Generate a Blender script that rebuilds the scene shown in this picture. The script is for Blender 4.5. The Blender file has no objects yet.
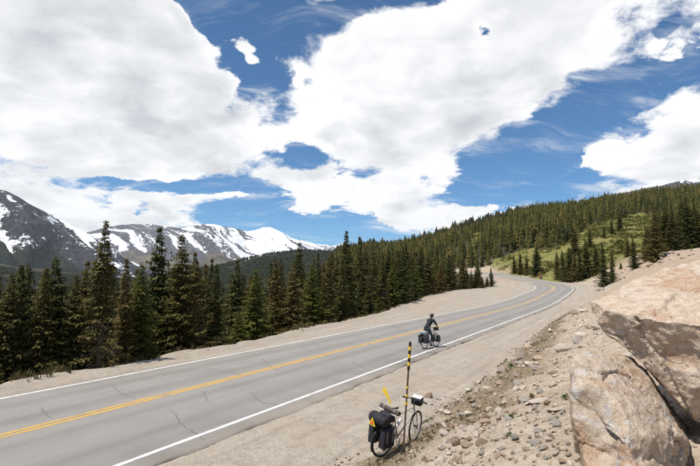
import bpy, bmesh, math, random
import numpy as np
from mathutils import Vector, Matrix

rad = math.radians
scene = bpy.context.scene
COL = scene.collection

# ------------------------------------------------------------------ camera
F, CX, CY, CAMZ = 467.0, 350.0, 233.0, 3.5          # focal length in 700x466 photo pixels, eye height above the road
PITCH = math.atan(47 / F)
cam_d = bpy.data.cameras.new('camera')
cam_d.sensor_width = 36.0
cam_d.lens = 36.0 * F / 700.0
cam_d.clip_start = 0.1
cam_d.clip_end = 60000
cam = bpy.data.objects.new('camera', cam_d)
COL.objects.link(cam)
cam.location = (0, 0, CAMZ)
cam.rotation_euler = (math.pi / 2 + PITCH, 0, 0)
scene.camera = cam

# ------------------------------------------------------------------ light
SUN_EL = rad(64)
SUN_AZ = math.atan2(-0.80, -0.45)                     # direction to the sun, from +Y towards +X
to_sun = Vector((math.cos(SUN_EL) * math.sin(SUN_AZ), math.cos(SUN_EL) * math.cos(SUN_AZ), math.sin(SUN_EL)))
sun_d = bpy.data.lights.new('sun', 'SUN')
sun_d.energy = 5.0
sun_d.angle = rad(0.53)
sun_d.color = (1.0, 0.945, 0.865)
sun = bpy.data.objects.new('sun', sun_d)
COL.objects.link(sun)
sun.rotation_euler = to_sun.to_track_quat('Z', 'Y').to_euler()
sun.location = (0, 0, 200)

scene.view_settings.view_transform = 'Standard'
scene.view_settings.look = 'None'
scene.view_settings.exposure = 0.15
scene.view_settings.gamma = 1.0
scene.view_settings.use_curve_mapping = False
scene.cycles.use_denoising = False        # keep the fine grain of asphalt, gravel and needles


class NT:
    """tiny helper to write node trees"""
    def __init__(self, tree):
        self.t = tree
        tree.nodes.clear()

    def n(self, kind, ins=None, **props):
        nd = self.t.nodes.new(kind)
        for k, v in props.items():
            setattr(nd, k, v)
        for k, v in (ins or {}).items():
            self.put(nd.inputs[k], v)
        return nd

    def put(self, sock, v):
        if isinstance(v, bpy.types.NodeSocket):
            self.t.links.new(v, sock)
        elif isinstance(v, bpy.types.Node):
            self.t.links.new(v.outputs[0], sock)
        else:
            if sock.type == 'RGBA' and len(v) == 3:
                v = (*v, 1)
            sock.default_value = v

    def math(self, op, a, b=0.0, c=0.0, clamp=False):
        nd = self.t.nodes.new('ShaderNodeMath')
        nd.operation = op
        nd.use_clamp = clamp
        for i, v in enumerate((a, b, c)):
            self.put(nd.inputs[i], v)
        return nd.outputs[0]

    def smooth(self, x, a, b, lo=0.0, hi=1.0):
        nd = self.n('ShaderNodeMapRange', {0: x, 1: a, 2: b, 3: lo, 4: hi}, interpolation_type='SMOOTHSTEP')
        return nd.outputs[0]

    def mix(self, f, a, b):
        nd = self.n('ShaderNodeMix', data_type='RGBA')
        self.put(nd.inputs[0], f)
        self.put(nd.inputs[6], a)
        self.put(nd.inputs[7], b)
        return nd.outputs[2]

    def noise(self, vec, scale, detail=4, rough=0.55, dist=0.0, dims='3D'):
        nd = self.n('ShaderNodeTexNoise', {'Scale': scale, 'Detail': detail, 'Roughness': rough, 'Distortion': dist})
        nd.noise_dimensions = dims
        if vec is not None:
            self.put(nd.inputs['Vector'], vec)
        return nd.outputs['Fac']


def px_dir(px, py):
    cx, cy = (px - CX) / F, (CY - py) / F
    cp, sp = math.cos(PITCH), math.sin(PITCH)
    return np.array([cx, cp - cy * sp, sp + cy * cp])


# ------------------------------------------------------------------ sky: clear-sky model + cumulus field by direction
world = bpy.data.worlds.new('World')
scene.world = world
world.use_nodes = True
w = NT(world.node_tree)
sky = w.n('ShaderNodeTexSky', sky_type='NISHITA', sun_disc=False, sun_elevation=SUN_EL,
          sun_rotation=SUN_AZ, altitude=3000, air_density=1.0, dust_density=0.5, ozone_density=1.3)
tc = w.n('ShaderNodeTexCoord')
D = tc.outputs['Generated']
sep = w.n('ShaderNodeSeparateXYZ', {0: D})
X, Y, Z = sep.outputs
az = w.math('ARCTAN2', X, Y)
el = w.math('ARCSINE', Z)
AE = w.n('ShaderNodeCombineXYZ', {0: az, 1: el})
# cloud layer seen in perspective: the farther (lower), the smaller the puffs
den = w.math('ADD', w.math('MAXIMUM', Z, 0.0), 0.30)
P = w.n('ShaderNodeVectorMath', {0: D, 1: w.n('ShaderNodeCombineXYZ', {0: den, 1: den, 2: den})}, operation='DIVIDE')
warp = w.n('ShaderNodeTexNoise', {'Vector': P.outputs[0], 'Scale': 2.6, 'Detail': 3, 'Roughness': 0.5})
wv = w.n('ShaderNodeVectorMath', {0: warp.outputs['Color'], 1: (0.5, 0.5, 0.5)}, operation='SUBTRACT')
P2 = w.n('ShaderNodeVectorMath', {0: wv.outputs[0], 1: (0.22, 0.22, 0.22), 2: P.outputs[0]}, operation='MULTIPLY_ADD')
wv2 = w.n('ShaderNodeVectorMath', {0: wv.outputs[0], 1: (0.10, 0.10, 0.0), 2: AE.outputs[0]}, operation='MULTIPLY_ADD')
# (photo x, y, half-size x, half-size y, rotation deg, weight): cloud masses (+) and clear gaps (-)
BLOBS = [
    (60, 80, 200, 110, -10, 1.0), (0, 150, 170, 90, 0, .8), (160, 120, 110, 75, 20, .8), (235, 120, 50, 34, 30, .6), (60, 205, 150, 28, 0, .8), (215, 152, 60, 26, 0, .6),
    (205, 202, 42, 11, -4, .95), (30, 20, 190, 60, 0, .7), (110, 15, 60, 40, 30, .5),
    (400, 90, 130, 80, 0, 1.0), (470, 50, 150, 80, -8, .9), (590, 12, 190, 58, -12, 1.3), (350, 55, 60, 60, -40, .8),
    (320, 122, 70, 26, 10, .9), (305, 192, 62, 22, 8, 1.0), (440, 210, 85, 26, -6, 1.2), (400, 165, 75, 40, -20, .8), (390, 130, 90, 50, 0, .6),
    (660, 160, 100, 36, -14, 1.35), (690, 135, 50, 25, 0, .7), (243, 45, 15, 11, 30, 1.72), (252, 63, 9, 7, 0, 1.6), (180, 22, 14, 9, 30, .9), (272, 100, 14, 9, 0, .7),
    (652, 92, 30, 9, -20, 1.35), (560, 178, 30, 5, -12, .8), (672, 112, 40, 8, -12, .9), (190, 232, 90, 9, 0, .6), (560, 80, 75, 20, -14, .7), (655, 52, 70, 20, -20, .7),
    (262, 15, 75, 55, 15, -1.5), (215, 38, 60, 24, 44, -1.1), (266, 84, 36, 22, 40, -1.0), (300, 156, 40, 17, -10, -1.2),
    (190, 187, 105, 8, 0, -1.5), (285, 224, 110, 14, 4, -1.3), (345, 214, 30, 14, 0, -.9), (545, 135, 125, 34, -30, -1.6), (505, 178, 75, 24, -16, -1.4),
    (665, 84, 80, 16, -16, -1.0), (400, 3, 70, 13, 0, -1.4), (480, 37, 15, 9, 30, -1.2), (672, 22, 17, 8, -30, -1.2), (505, 48, 10, 7, 0, -.8),
    (345, 15, 26, 18, 0, -.5), (545, 188, 60, 22, 0, -1.3), (262, 208, 34, 16, 0, -.8), (410, 90, 30, 8, -20, -.5),
    (472, 150, 24, 20, -25, -.6), (278, 120, 26, 18, 30, -.55), (300, 100, 26, 22, 0, -.3), (150, 190, 60, 5, 0, -.5), (375, 232, 50, 8, 0, -.5),
]
bias = None
for (bx, by, rx, ry, rot, wt) in BLOBS:
    d0 = px_dir(bx, by)
    a0 = math.atan2(d0[0], d0[1])
    e0 = math.asin(d0[2] / np.linalg.norm(d0))
    d1 = px_dir(bx + rx, by); d2 = px_dir(bx, by - ry)
    sx = math.atan2(d1[0], d1[1]) - a0
    sy = math.asin(d2[2] / np.linalg.norm(d2)) - e0
    mp = w.n('ShaderNodeMapping', {'Vector': wv2.outputs[0], 'Location': (a0, e0, 0), 'Rotation': (0, 0, rad(-rot)),
                                   'Scale': (sx * 1.5, sy * 1.5, 1)}, vector_type='TEXTURE')
    gr = w.n('ShaderNodeTexGradient', {0: mp}, gradient_type='SPHERICAL')
    s3 = w.smooth(gr.outputs['Fac'], 0.0, 0.85)
    bias = w.math('MULTIPLY_ADD', s3, wt, bias if bias is not None else -0.10)
big = w.math('SUBTRACT', w.noise(P2.outputs[0], 2.3, 7, 0.58), 0.5)
fine = w.math('SUBTRACT', w.noise(P2.outputs[0], 9.0, 6, 0.66), 0.5)
bias_c = w.math('MULTIPLY', w.math('MINIMUM', w.math('MAXIMUM', bias, -1.05), 1.45), 0.62)
dens = w.math('ADD', bias_c, w.math('MULTIPLY_ADD', fine, 2.3, w.math('MULTIPLY', big, 2.5)))
soft = w.smooth(w.noise(P.outputs[0], 2.6, 2, 0.5), 0.42, 0.60, 0.20, 0.70)
alpha = w.math('SMOOTH_MIN', w.smooth(w.math('DIVIDE', w.math('ADD', dens, 0.05), soft), 0.0, 1.0), 1.0, 0.05)
# thin streaky veil between the cumulus
vv = w.n('ShaderNodeMapping', {'Vector': P2.outputs[0], 'Rotation': (0, 0, 0.6), 'Scale': (1.0, 3.2, 1.0)})
veil = w.math('MULTIPLY', w.smooth(w.noise(vv.outputs[0], 3.0, 6, 0.65, 0.4), 0.47, 0.78), w.smooth(w.math('ADD', bias_c, w.math('MULTIPLY', big, 1.5)), -0.95, 0.1, 0.12, 0.75))
alpha = w.math('MAXIMUM', alpha, veil)
alpha = w.math('MULTIPLY', alpha, w.smooth(Z, -0.02, 0.02))
# cloud tone: bright rims and tops, blue-grey thick bases; relief from a density step taken towards the sun
P3 = w.n('ShaderNodeVectorMath', {0: P2.outputs[0], 1: tuple(to_sun * 0.11)}, operation='ADD')
rel = w.math('SUBTRACT', w.noise(P2.outputs[0], 3.0, 4, 0.5), w.noise(P3.outputs[0], 3.0, 4, 0.5))
thick = w.smooth(w.math('ADD', w.math('MULTIPLY_ADD', bias_c, 0.7, w.math('MULTIPLY', dens, .25)), w.math('MULTIPLY', w.math('SUBTRACT', w.noise(P.outputs[0], 1.7, 3, 0.45), 0.5), 3.2)), 0.25, 1.5)
shade = w.math('SUBTRACT', w.math('MULTIPLY', thick, 0.50), w.math('MULTIPLY', rel, 2.4))
shade = w.math('MINIMUM', w.math('MAXIMUM', shade, 0.0), 1.0)
ctint = w.mix(shade, (0.99, 0.99, 0.99), (0.47, 0.495, 0.53))
SKY_K = 0.115
ccol = w.n('ShaderNodeVectorMath', {0: ctint, 'Scale': 1.0 / SKY_K}, operation='SCALE')
skyt = w.n('ShaderNodeVectorMath', {0: sky.outputs[0], 1: (0.50, 0.86, 1.04)}, operation='MULTIPLY')
skycol = w.mix(alpha, skyt.outputs[0], ccol.outputs[0])
bg = w.n('ShaderNodeBackground', {'Color': skycol, 'Strength': SKY_K})
out = w.n('ShaderNodeOutputWorld', {'Surface': bg})

# ------------------------------------------------------------------ numpy noise
def _hash(ix, iy, iz, seed):
    h = (ix.astype(np.int64) * 374761393 + iy.astype(np.int64) * 668265263 + iz.astype(np.int64) * 2147483647 + seed * 144269) & 0xffffffff
    h = ((h ^ (h >> 13)) * 1274126177) & 0xffffffff
    h = ((h ^ (h >> 16)) * 2246822519) & 0xffffffff
    h = h ^ (h >> 15)
    return (h & 0xffff) / 65535.0


def vnoise(x, y, z=None, seed=0):
    x = np.asarray(x, float); y = np.asarray(y, float)
    z = np.zeros_like(x) if z is None else np.asarray(z, float)
    ix, iy, iz = np.floor(x), np.floor(y), np.floor(z)
    fx, fy, fz = x - ix, y - iy, z - iz
    fx, fy, fz = (t * t * t * (t * (t * 6 - 15) + 10) for t in (fx, fy, fz))
    r = 0
    flat = not np.any(z)
    for dz in ((0,) if flat else (0, 1)):
        wz = 1 if flat else (fz if dz else 1 - fz)
        for dy in (0, 1):
            wy = fy if dy else 1 - fy
            for dx in (0, 1):
                wx = fx if dx else 1 - fx
                r = r + wx * wy * wz * _hash(ix + dx, iy + dy, iz + dz, seed)
    return r * 2 - 1


def fbm(x, y, z=None, oct=4, seed=0, gain=0.5, ridged=False):
    a, s, t = 1.0, 0.0, 0.0
    for o in range(oct):
        k = 2.03 ** o
        n = vnoise(np.asarray(x) * k + 17.3 * o, np.asarray(y) * k - 9.1 * o, None if z is None else np.asarray(z) * k + 3.7 * o, seed + o)
        if ridged:
            n = 1 - 2 * np.abs(n)
        s = s + a * n
        t += a
        a *= gain
    return s / t


def sst(a, b, x):
    t = np.clip((np.asarray(x, float) - a) / (b - a), 0, 1)
    return t * t * (3 - 2 * t)


def project(x, y, z):
    cp, sp = math.cos(PITCH), math.sin(PITCH)
    zz = z - CAMZ
    d = np.maximum(y * cp + zz * sp, 0.05)
    return CX + F * x / d, CY - F * (-y * sp + zz * cp) / d

# ------------------------------------------------------------------ road alignment
RS0, RS1 = -70.0, 330.0
rs = np.arange(RS0, RS1 + .5, 1.0)
th_ = 0.5228 - np.cumsum(0.0214 * sst(78, 108.7, rs) * (1 - sst(100.2, 120.2, rs)) + 0.016 * sst(185, 205, rs) * (1 - sst(225, 250, rs)))
gr_ = 0.0438 * sst(38, 78, rs)
i0 = int(-RS0)
rx_ = np.cumsum(np.sin(th_)); ry_ = np.cumsum(np.cos(th_)); rz_ = np.cumsum(gr_)
rx_ = rx_ - rx_[i0] - 2.62; ry_ = ry_ - ry_[i0] + 20.0; rz_ = rz_ - rz_[i0]
bk_ = 0.0144 * sst(63, 108, rs)
HW = 3.82                              # half width between the white edge lines
PAVE_L, PAVE_R = HW + 0.30, HW + 0.55  # edges of the asphalt


def road_point(s, d, dz=0.0):
    x = np.interp(s, rs, rx_); y = np.interp(s, rs, ry_); z = np.interp(s, rs, rz_)
    t = np.interp(s, rs, th_); b = np.interp(s, rs, bk_)
    return x + np.cos(t) * d, y - np.sin(t) * d, z + b * d + dz


def road_sd(x, y):
    """nearest station and signed offset (right positive) of points"""
    x = np.asarray(x, float).ravel(); y = np.asarray(y, float).ravel()
    S = np.empty_like(x); Dd = np.empty_like(x)
    cx, cy = rx_[::2], ry_[::2]
    for a in range(0, len(x), 20000):
        xx, yy = x[a:a + 20000, None], y[a:a + 20000, None]
        d2 = (xx - cx) ** 2 + (yy - cy) ** 2
        k = d2.argmin(1)
        s0 = rs[::2][k]
        t = np.interp(s0, rs, th_)
        dx, dy = xx[:, 0] - cx[k], yy[:, 0] - cy[k]
        al = np.sin(t) * dx + np.cos(t) * dy
        S[a:a + 20000] = s0 + np.clip(al, -1.2, 1.2)
        off = np.cos(t) * dx - np.sin(t) * dy
        past = np.abs(al) > 3
        Dd[a:a + 20000] = np.where(past, np.copysign(np.sqrt(d2.min(1)), off), off)
    return S, Dd


# width of the gravel left of the left white line, and right of the right one
def gravel_left(s):
    return np.interp(s, [-70, -10, -2, 8, 18, 30, 50, 75, 92, 104, 118, 135, 330],
                     [2.0, 2.2, 2.6, 3.6, 5.0, 7.0, 12.5, 18.0, 17.0, 12, 8, 5, 4])


def gravel_right(s):
    return np.interp(s, [-70, -10, 0, 15, 40, 60, 85, 100, 120, 330], [3.6, 3.8, 3.9, 3.4, 3.0, 3.4, 6.0, 6.5, 4.5, 3.0])


# far relief given by its crest seen from the viewpoint: azimuth (photo x) -> height above eye level in pixels
HILL_PX = [-350, 200, 300, 330, 360, 395, 420, 450, 500, 560, 620, 700, 1100, 2500]
HILL_E = [-60, -40, 10, 22, 27, 31, 38, 46, 59, 71, 81, 91, 120, 150]
RIDGE_PX = [-2500, -300, -120, 0, 60, 120, 180, 205, 240, 270, 300, 340, 400, 500, 2500]
RIDGE_E = [30, 30, 26, 22, 12, 2, 6, 12, 20, 25, 28, 28, 29, 30, 30]


def ground_parts(x, y):
    x = np.asarray(x, float).ravel(); y = np.asarray(y, float).ravel()
    S, d = road_sd(x, y)
    zr = np.interp(S, rs, rz_); bk = np.interp(S, rs, bk_)
    cross = zr + bk * np.clip(d, -12, 8)
    gl = HW + gravel_left(S) + 0.5 * vnoise(S / 3.1, S * 0, seed=3) + 0.25 * vnoise(S / .9, S * 0, seed=4)
    grr = HW + gravel_right(S) + 0.35 * vnoise(S / 2.3, S * 0, seed=5) + 0.2 * vnoise(S / .7, S * 0, seed=6)
    dl = -d - gl          # >0 : beyond the gravel on the valley side
    dr = d - grr          # >0 : on the cut slope
    r = np.hypot(x, y)
    # near road profile
    z = cross - 0.07 - 0.012 * np.clip(np.abs(d) - 4.2, 0, 8)
    z = z + 0.14 * np.exp(-((dl + 0.6) / 0.7) ** 2) * (S < 70)       # low berm at the drop
    drop = np.where(dl > 0, -0.42 * dl - 0.25 * (1 - np.exp(-np.maximum(dl, 0) / .8)), 0)
    z = z + drop
    k1 = np.interp(S, [-70, 10, 40, 70, 95, 330], [0.40, 0.40, 0.40, 0.46, 0.50, 0.40])
    k2 = np.interp(S, [-70, 10, 40, 70, 95, 330], [0.42, 0.42, 0.45, 0.55, 0.60, 0.35])
    e = np.maximum(dr, 0)
    up = k1 * np.minimum(e, 5) + k2 * np.clip(e - 5, 0, 9) + 0.22 * np.maximum(e - 14, 0)
    up = up - 0.10 * np.exp(-((dr - .4) / .5) ** 2)
    z = z + up * (dr > -2)
    # mound on the inside of the bend, with young trees
    z = z + 2.0 * np.exp(-(((x - 39) / 7.0) ** 2 + ((y - 131) / 5.5) ** 2))
    # far relief
    azx = np.where(y > 0.2 * np.abs(x), CX + F * x / np.maximum(y, 1e-3), np.where(x > 0, 2500, -2500))
    dep = np.where(y > 0.2 * np.abs(x), y, r * 0.2)
    eh = np.interp(azx, HILL_PX, HILL_E) + 5 * vnoise(azx / 60, r / 260, seed=11)
    D1 = 560.0
    zh1 = CAMZ + eh / F * np.minimum(D1, 900)
    zbase = np.interp(azx, [-2500, 200, 330, 450, 520, 600, 2500], [-40, -32, -16, -2, 5, 9, 9])
    ybase = np.interp(azx, [-2500, 330, 520, 2500], [90, 100, 150, 110])
    t = (dep - ybase) / (D1 - ybase)
    zh = zbase + (zh1 - zbase) * np.clip(t, -0.3, 1) ** 1.0 * (t > 0) + np.where(t < 0, t * 10, 0)
    zh = np.where(t > 1, zh1 - (t - 1) * 45, zh)
    zh = zh + 3.0 * fbm(x / 70, y / 70, oct=3, seed=21) * sst(120, 250, r)
    er = np.interp(azx, RIDGE_PX, RIDGE_E) + 3.5 * vnoise(azx / 45, r / 900, seed=31)
    D2 = 2300.0
    zr2 = CAMZ + (er - 1.5) / F * D2
    t2 = (dep - 500) / (D2 - 500)
    zv = -75 + (zr2 + 75) * np.clip(t2, 0, 1) ** 1.4
    zv = np.where(t2 > 1, zr2 - (t2 - 1) * 260, zv)
    zv = np.maximum(zv, -420) + 16 * fbm(x / 300, y / 300, oct=4, seed=41) * sst(500, 1200, r)
    hillw = sst(250, 345, azx)
    zh = np.where(t > 1, np.maximum(zh, -150), zh)
    valley = np.where(dep < 500, -20 - 55 * sst(60, 500, dep) , zv)
    far = np.where(t <= 1, zh * hillw + valley * (1 - hillw), np.maximum(zh * hillw + valley * (1 - hillw), zv))
    wl = sst(10, 55, np.where(d < 0, dl, -1))
    wr = sst(9, 40, np.where(d > 0, dr, -1))
    wgt = np.maximum(wl, wr)
    wgt = np.where(d > 0, wr, wl)
    end = sst(250, 330, S) * 0
    z = z * (1 - wgt) + far * wgt
    # roughness of the surface itself
    tal = sst(-.2, .8, dr) * (1 - sst(90, 150, r))
    edge = sst(-.1, .6, dl)
    z = z + tal * (0.13 * fbm(x / 1.7, y / 1.7, oct=3, seed=51) + 0.055 * fbm(x / .38, y / .38, oct=4, seed=52, gain=.62))
    z = z + tal * sst(14, 40, r) * (0.42 * fbm(x / 4.5, y / 4.5, oct=4, seed=56, ridged=True) - .1)
    z = z + edge * (1 - wgt) * 0.25 * fbm(x / 2.2, y / 2.2, oct=3, seed=53)
    gravel = (1 - sst(-.5, .5, dr)) * (1 - sst(-.3, .4, dl)) * sst(3.6, 4.4, np.abs(d))
    z = z + gravel * (0.028 * fbm(x / 1.3, y / 1.3, oct=3, seed=54) + 0.010 * fbm(x / .22, y / .22, oct=2, seed=55))
    return z, S, d, dl, dr, r, azx, dep


def ground_z(x, y):
    return ground_parts(np.atleast_1d(x), np.atleast_1d(y))[0]


def gz(x, y):
    return float(ground_z(x, y)[0])


def on_ground(px, py, t0=2.0, t1=900.0):
    """point where the sight line of a photo pixel meets the ground"""
    dv = px_dir(px, py)
    t = np.geomspace(t0, t1, 700)
    zz = CAMZ + dv[2] * t
    g = ground_z(dv[0] * t, dv[1] * t)
    k = int(np.argmax(zz < g))
    if zz[k] >= g[k]:
        k = len(t) - 1
    return dv[0] * t[k], dv[1] * t[k], float(g[k])


# ------------------------------------------------------------------ mesh helpers
def new_mesh(name, verts, faces, smooth=False):
    me = bpy.data.meshes.new(name)
    verts = np.asarray(verts, np.float32)
    if isinstance(faces, np.ndarray):
        nf, k = faces.shape
        me.vertices.add(len(verts)); me.vertices.foreach_set('co', verts.ravel())
        me.loops.add(nf * k); me.loops.foreach_set('vertex_index', faces.astype(np.int32).ravel())
        me.polygons.add(nf); me.polygons.foreach_set('loop_start', np.arange(0, nf * k, k, dtype=np.int32))
        me.update(calc_edges=True)
        me.validate()
    else:
        me.from_pydata([tuple(v) for v in verts], [], faces)
        me.update()
    if smooth:
        me.polygons.foreach_set('use_smooth', np.ones(len(me.polygons), bool))
    return me


def obj(name, me, mat=None, parent=None, loc=None, rot=None):
    o = bpy.data.objects.new(name, me)
    COL.objects.link(o)
    if mat is not None and me is not None and len(me.materials) == 0:
        me.materials.append(mat)
    if parent is not None:
        o.parent = parent
    if loc is not None:
        o.location = loc
    if rot is not None:
        o.rotation_euler = rot
    return o


def tag(o, label=None, cat=None, group=None, kind=None):
    for k, v in (('label', label), ('category', cat), ('group', group), ('kind', kind)):
        if v:
            o[k] = v
    return o


def empty(name, loc=(0, 0, 0), rot=(0, 0, 0)):
    o = bpy.data.objects.new(name, None)
    o.empty_display_size = 0.2
    COL.objects.link(o)
    o.location = loc
    o.rotation_euler = rot
    return o


def set_attr(me, name, arr, typ='FLOAT'):
    at = me.attributes.new(name, typ, 'POINT')
    if typ == 'FLOAT':
        at.data.foreach_set('value', np.asarray(arr, np.float32).ravel())
    else:
        a = np.ones((len(arr), 4), np.float32); a[:, :3] = arr
        at.data.foreach_set('color', a.ravel())


class MB:
    """collects verts and faces of one part"""
    def __init__(self):
        self.v, self.f = [], []

    def add(self, vs, fs):
        b = len(self.v)
        self.v += [tuple(q) for q in vs]
        self.f += [tuple(b + i for i in q) for q in fs]
        return self

    def tube(self, pts, rad_, n=8, caps=True, closed=False):
        pts = [Vector(q) for q in pts]
        m = len(pts)
        rads = [rad_] * m if not hasattr(rad_, '__len__') else rad_
        nrm = None
        vs, fs = [], []
        for i in range(m):
            if closed:
                t = (pts[(i + 1) % m] - pts[i - 1]).normalized()
            else:
                t = (pts[min(i + 1, m - 1)] - pts[max(i - 1, 0)]).normalized()
            if nrm is None:
                nrm = t.orthogonal().normalized()
            nrm = (nrm - t * nrm.dot(t)).normalized()
            bn = t.cross(nrm)
            for k in range(n):
                a = 2 * math.pi * k / n
                vs.append(pts[i] + (nrm * math.cos(a) + bn * math.sin(a)) * rads[i])
        for i in range(m if closed else m - 1):
            j = (i + 1) % m
            for k in range(n):
                l = (k + 1) % n
                fs.append((i * n + k, i * n + l, j * n + l, j * n + k))
        if caps and not closed:
            fs.append(tuple(range(n - 1, -1, -1)))
            fs.append(tuple((m - 1) * n + k for k in range(n)))
        return self.add(vs, fs)

    def box(self, c, s, M=None, taper=1.0):
        vs = []
        for z in (-1, 1):
            k = 1.0 if z < 0 else taper
            for (x, y) in ((-1, -1), (1, -1), (1, 1), (-1, 1)):
                q = Vector((x * s[0] / 2 * k, y * s[1] / 2 * k, z * s[2] / 2))
                if M is not None:
                    q = M @ q
                vs.append(Vector(c) + q)
        return self.add(vs, [(3, 2, 1, 0), (4, 5, 6, 7), (0, 1, 5, 4), (1, 2, 6, 5), (2, 3, 7, 6), (3, 0, 4, 7)])

    def build(self, name, mat, parent=None, smooth=True, bevel=0.0, subsurf=0, loc=None):
        me = new_mesh(name, self.v, self.f)
        if bevel or subsurf:
            bm = bmesh.new(); bm.from_mesh(me)
            if bevel:
                bmesh.ops.bevel(bm, geom=bm.edges[:], offset=bevel, segments=3, affect='EDGES', profile=0.6)
            if subsurf:
                bmesh.ops.subdivide_edges(bm, edges=bm.edges[:], cuts=subsurf, smooth=0.6, use_grid_fill=True)
            bm.to_mesh(me); bm.free()
        if smooth:
            me.polygons.foreach_set('use_smooth', np.ones(len(me.polygons), bool))
            me.set_sharp_from_angle(angle=rad(40))
        return obj(name, me, mat, parent, loc)


def copy_tree(o, parent=None):
    c = o.copy()
    COL.objects.link(c)
    c.parent = parent
    for ch in list(o.children):
        copy_tree(ch, c)
    return c

# ------------------------------------------------------------------ materials
def mat_new(name):
    m = bpy.data.materials.new(name)
    m.use_nodes = True
    return m, NT(m.node_tree)


def principled(t, color, rough=0.8, normal=None, spec=0.3, metallic=0.0, **kw):
    ins = {'Base Color': color, 'Roughness': rough, 'Metallic': metallic, 'Specular IOR Level': spec}
    if normal is not None:
        ins['Normal'] = normal
    ins.update(kw)
    b = t.n('ShaderNodeBsdfPrincipled', ins)
    t.n('ShaderNodeOutputMaterial', {'Surface': b})
    return b


def simple(name, col, rough=0.6, var=0.25, scale=9.0, metallic=0.0, spec=0.35, bump=0.0):
    m, t = mat_new(name)
    co = t.n('ShaderNodeTexCoord').outputs['Object']
    n = t.noise(co, scale, 5, 0.6)
    c = t.mix(n, tuple(v * (1 - var) for v in col), tuple(min(1, v * (1 + var)) for v in col))
    nm = None
    if bump:
        nm = t.n('ShaderNodeBump', {'Height': n, 'Strength': bump, 'Distance': 0.01})
    principled(t, c, rough, nm, spec, metallic)
    return m


def geo_pos(t):
    return t.n('ShaderNodeNewGeometry').outputs['Position']


# asphalt: bleached, with wheel tracks along the lanes (attribute 'across' = metres from the centre line)
M_ASPH, t = mat_new('asphalt')
pos = geo_pos(t)
ac = t.n('ShaderNodeAttribute', attribute_name='across').outputs['Fac']
al = t.n('ShaderNodeAttribute', attribute_name='along').outputs['Fac']
vec = t.n('ShaderNodeCombineXYZ', {0: t.math('MULTIPLY', ac, 1.0), 1: t.math('MULTIPLY', al, 0.06)})
streak = t.noise(vec, 2.2, 4, 0.6)
agg = t.noise(pos, 55, 3, 0.75)
blot = t.noise(pos, 0.45, 5, 0.6)
trk = t.math('ABSOLUTE', t.math('SUBTRACT', t.math('ABSOLUTE', t.math('SUBTRACT', t.math('ABSOLUTE', ac), 1.85)), 0.85))
trk = t.smooth(trk, 0.0, 0.55, 1.0, 0.0)
v = t.math('MULTIPLY_ADD', streak, 0.07, 0.21)
v = t.math('ADD', v, t.math('MULTIPLY', t.math('SUBTRACT', agg, 0.5), 0.20))
v = t.math('ADD', v, t.math('MULTIPLY', t.math('SUBTRACT', blot, 0.5), 0.09))
v = t.math('ADD', v, t.math('MULTIPLY', trk, -0.035))
dust = t.smooth(t.math('ADD', t.math('ABSOLUTE', ac), t.math('MULTIPLY', t.math('SUBTRACT', blot, .5), 1.4)), 3.7, 4.6)
c = t.n('ShaderNodeVectorMath', {0: (1.03, 0.965, 0.885), 'Scale': v}, operation='SCALE').outputs[0]
c = t.mix(t.math('MULTIPLY', dust, 0.75), c, (0.33, 0.285, 0.235))
bp = t.n('ShaderNodeBump', {'Height': agg, 'Strength': 0.35, 'Distance': 0.012})
principled(t, c, 0.85, bp, 0.25)


def paint_mat(name, col, worn):
    m, t = mat_new(name)
    pos = geo_pos(t)
    n = t.math('ADD', t.math('MULTIPLY', t.noise(pos, 38, 4, 0.7), 0.6), t.math('MULTIPLY', t.noise(pos, 1.6, 4, 0.6), 0.4))
    f = t.smooth(n, worn - 0.07, worn + 0.05, 0.62, 0.0)
    c = t.mix(f, col, (0.17, 0.16, 0.15))
    principled(t, c, 0.7, None, 0.3)
    return m


M_WHITE = paint_mat('white_road_paint', (0.74, 0.73, 0.70), 0.47)
M_YELLOW = paint_mat('yellow_road_paint', (0.68, 0.38, 0.04), 0.49)
M_CRACK = simple('crack_filler', (0.135, 0.126, 0.115), 0.85, 0.3, 14)

# ground: gravel, dirt slope, forest floor, meadow and bare soil by vertex zones
M_GROUND, t = mat_new('ground_soil')
pos = geo_pos(t)
za = t.n('ShaderNodeSeparateColor', {0: t.n('ShaderNodeAttribute', attribute_name='zone_a').outputs['Color']}).outputs
zb = t.n('ShaderNodeSeparateColor', {0: t.n('ShaderNodeAttribute', attribute_name='zone_b').outputs['Color']}).outputs
n_f = t.noise(pos, 34, 4, 0.75)
n_m = t.noise(pos, 3.1, 6, 0.65)
n_l = t.noise(pos, 0.32, 5, 0.6)
n_h = t.noise(pos, 0.035, 6, 0.65)
vor = t.n('ShaderNodeTexVoronoi', {'Vector': pos, 'Scale': 26.0, 'Randomness': 1.0})
peb = t.n('ShaderNodeSeparateColor', {0: vor.outputs['Color']}).outputs[0]
grav = t.mix(n_f, (0.23, 0.195, 0.155), (0.46, 0.41, 0.345))
grav = t.mix(t.math('MULTIPLY', t.smooth(peb, 0.55, 1.0), 0.5), grav, (0.53, 0.47, 0.39))
grav = t.mix(t.smooth(n_l, 0.40, 0.68), grav, t.mix(n_f, (0.28, 0.235, 0.18), (0.44, 0.38, 0.305)))
grav = t.mix(t.math('MULTIPLY', t.smooth(n_m, 0.45, 0.68), 0.5), grav, (0.23, 0.19, 0.15))
ga = t.n('ShaderNodeAttribute', attribute_name='across').outputs['Fac']
gl = t.n('ShaderNodeAttribute', attribute_name='along').outputs['Fac']
trk = t.noise(t.n('ShaderNodeCombineXYZ', {0: t.math('MULTIPLY', ga, 2.6), 1: t.math('MULTIPLY', gl, 0.09)}), 1.0, 4, 0.6, 0.3)
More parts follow.
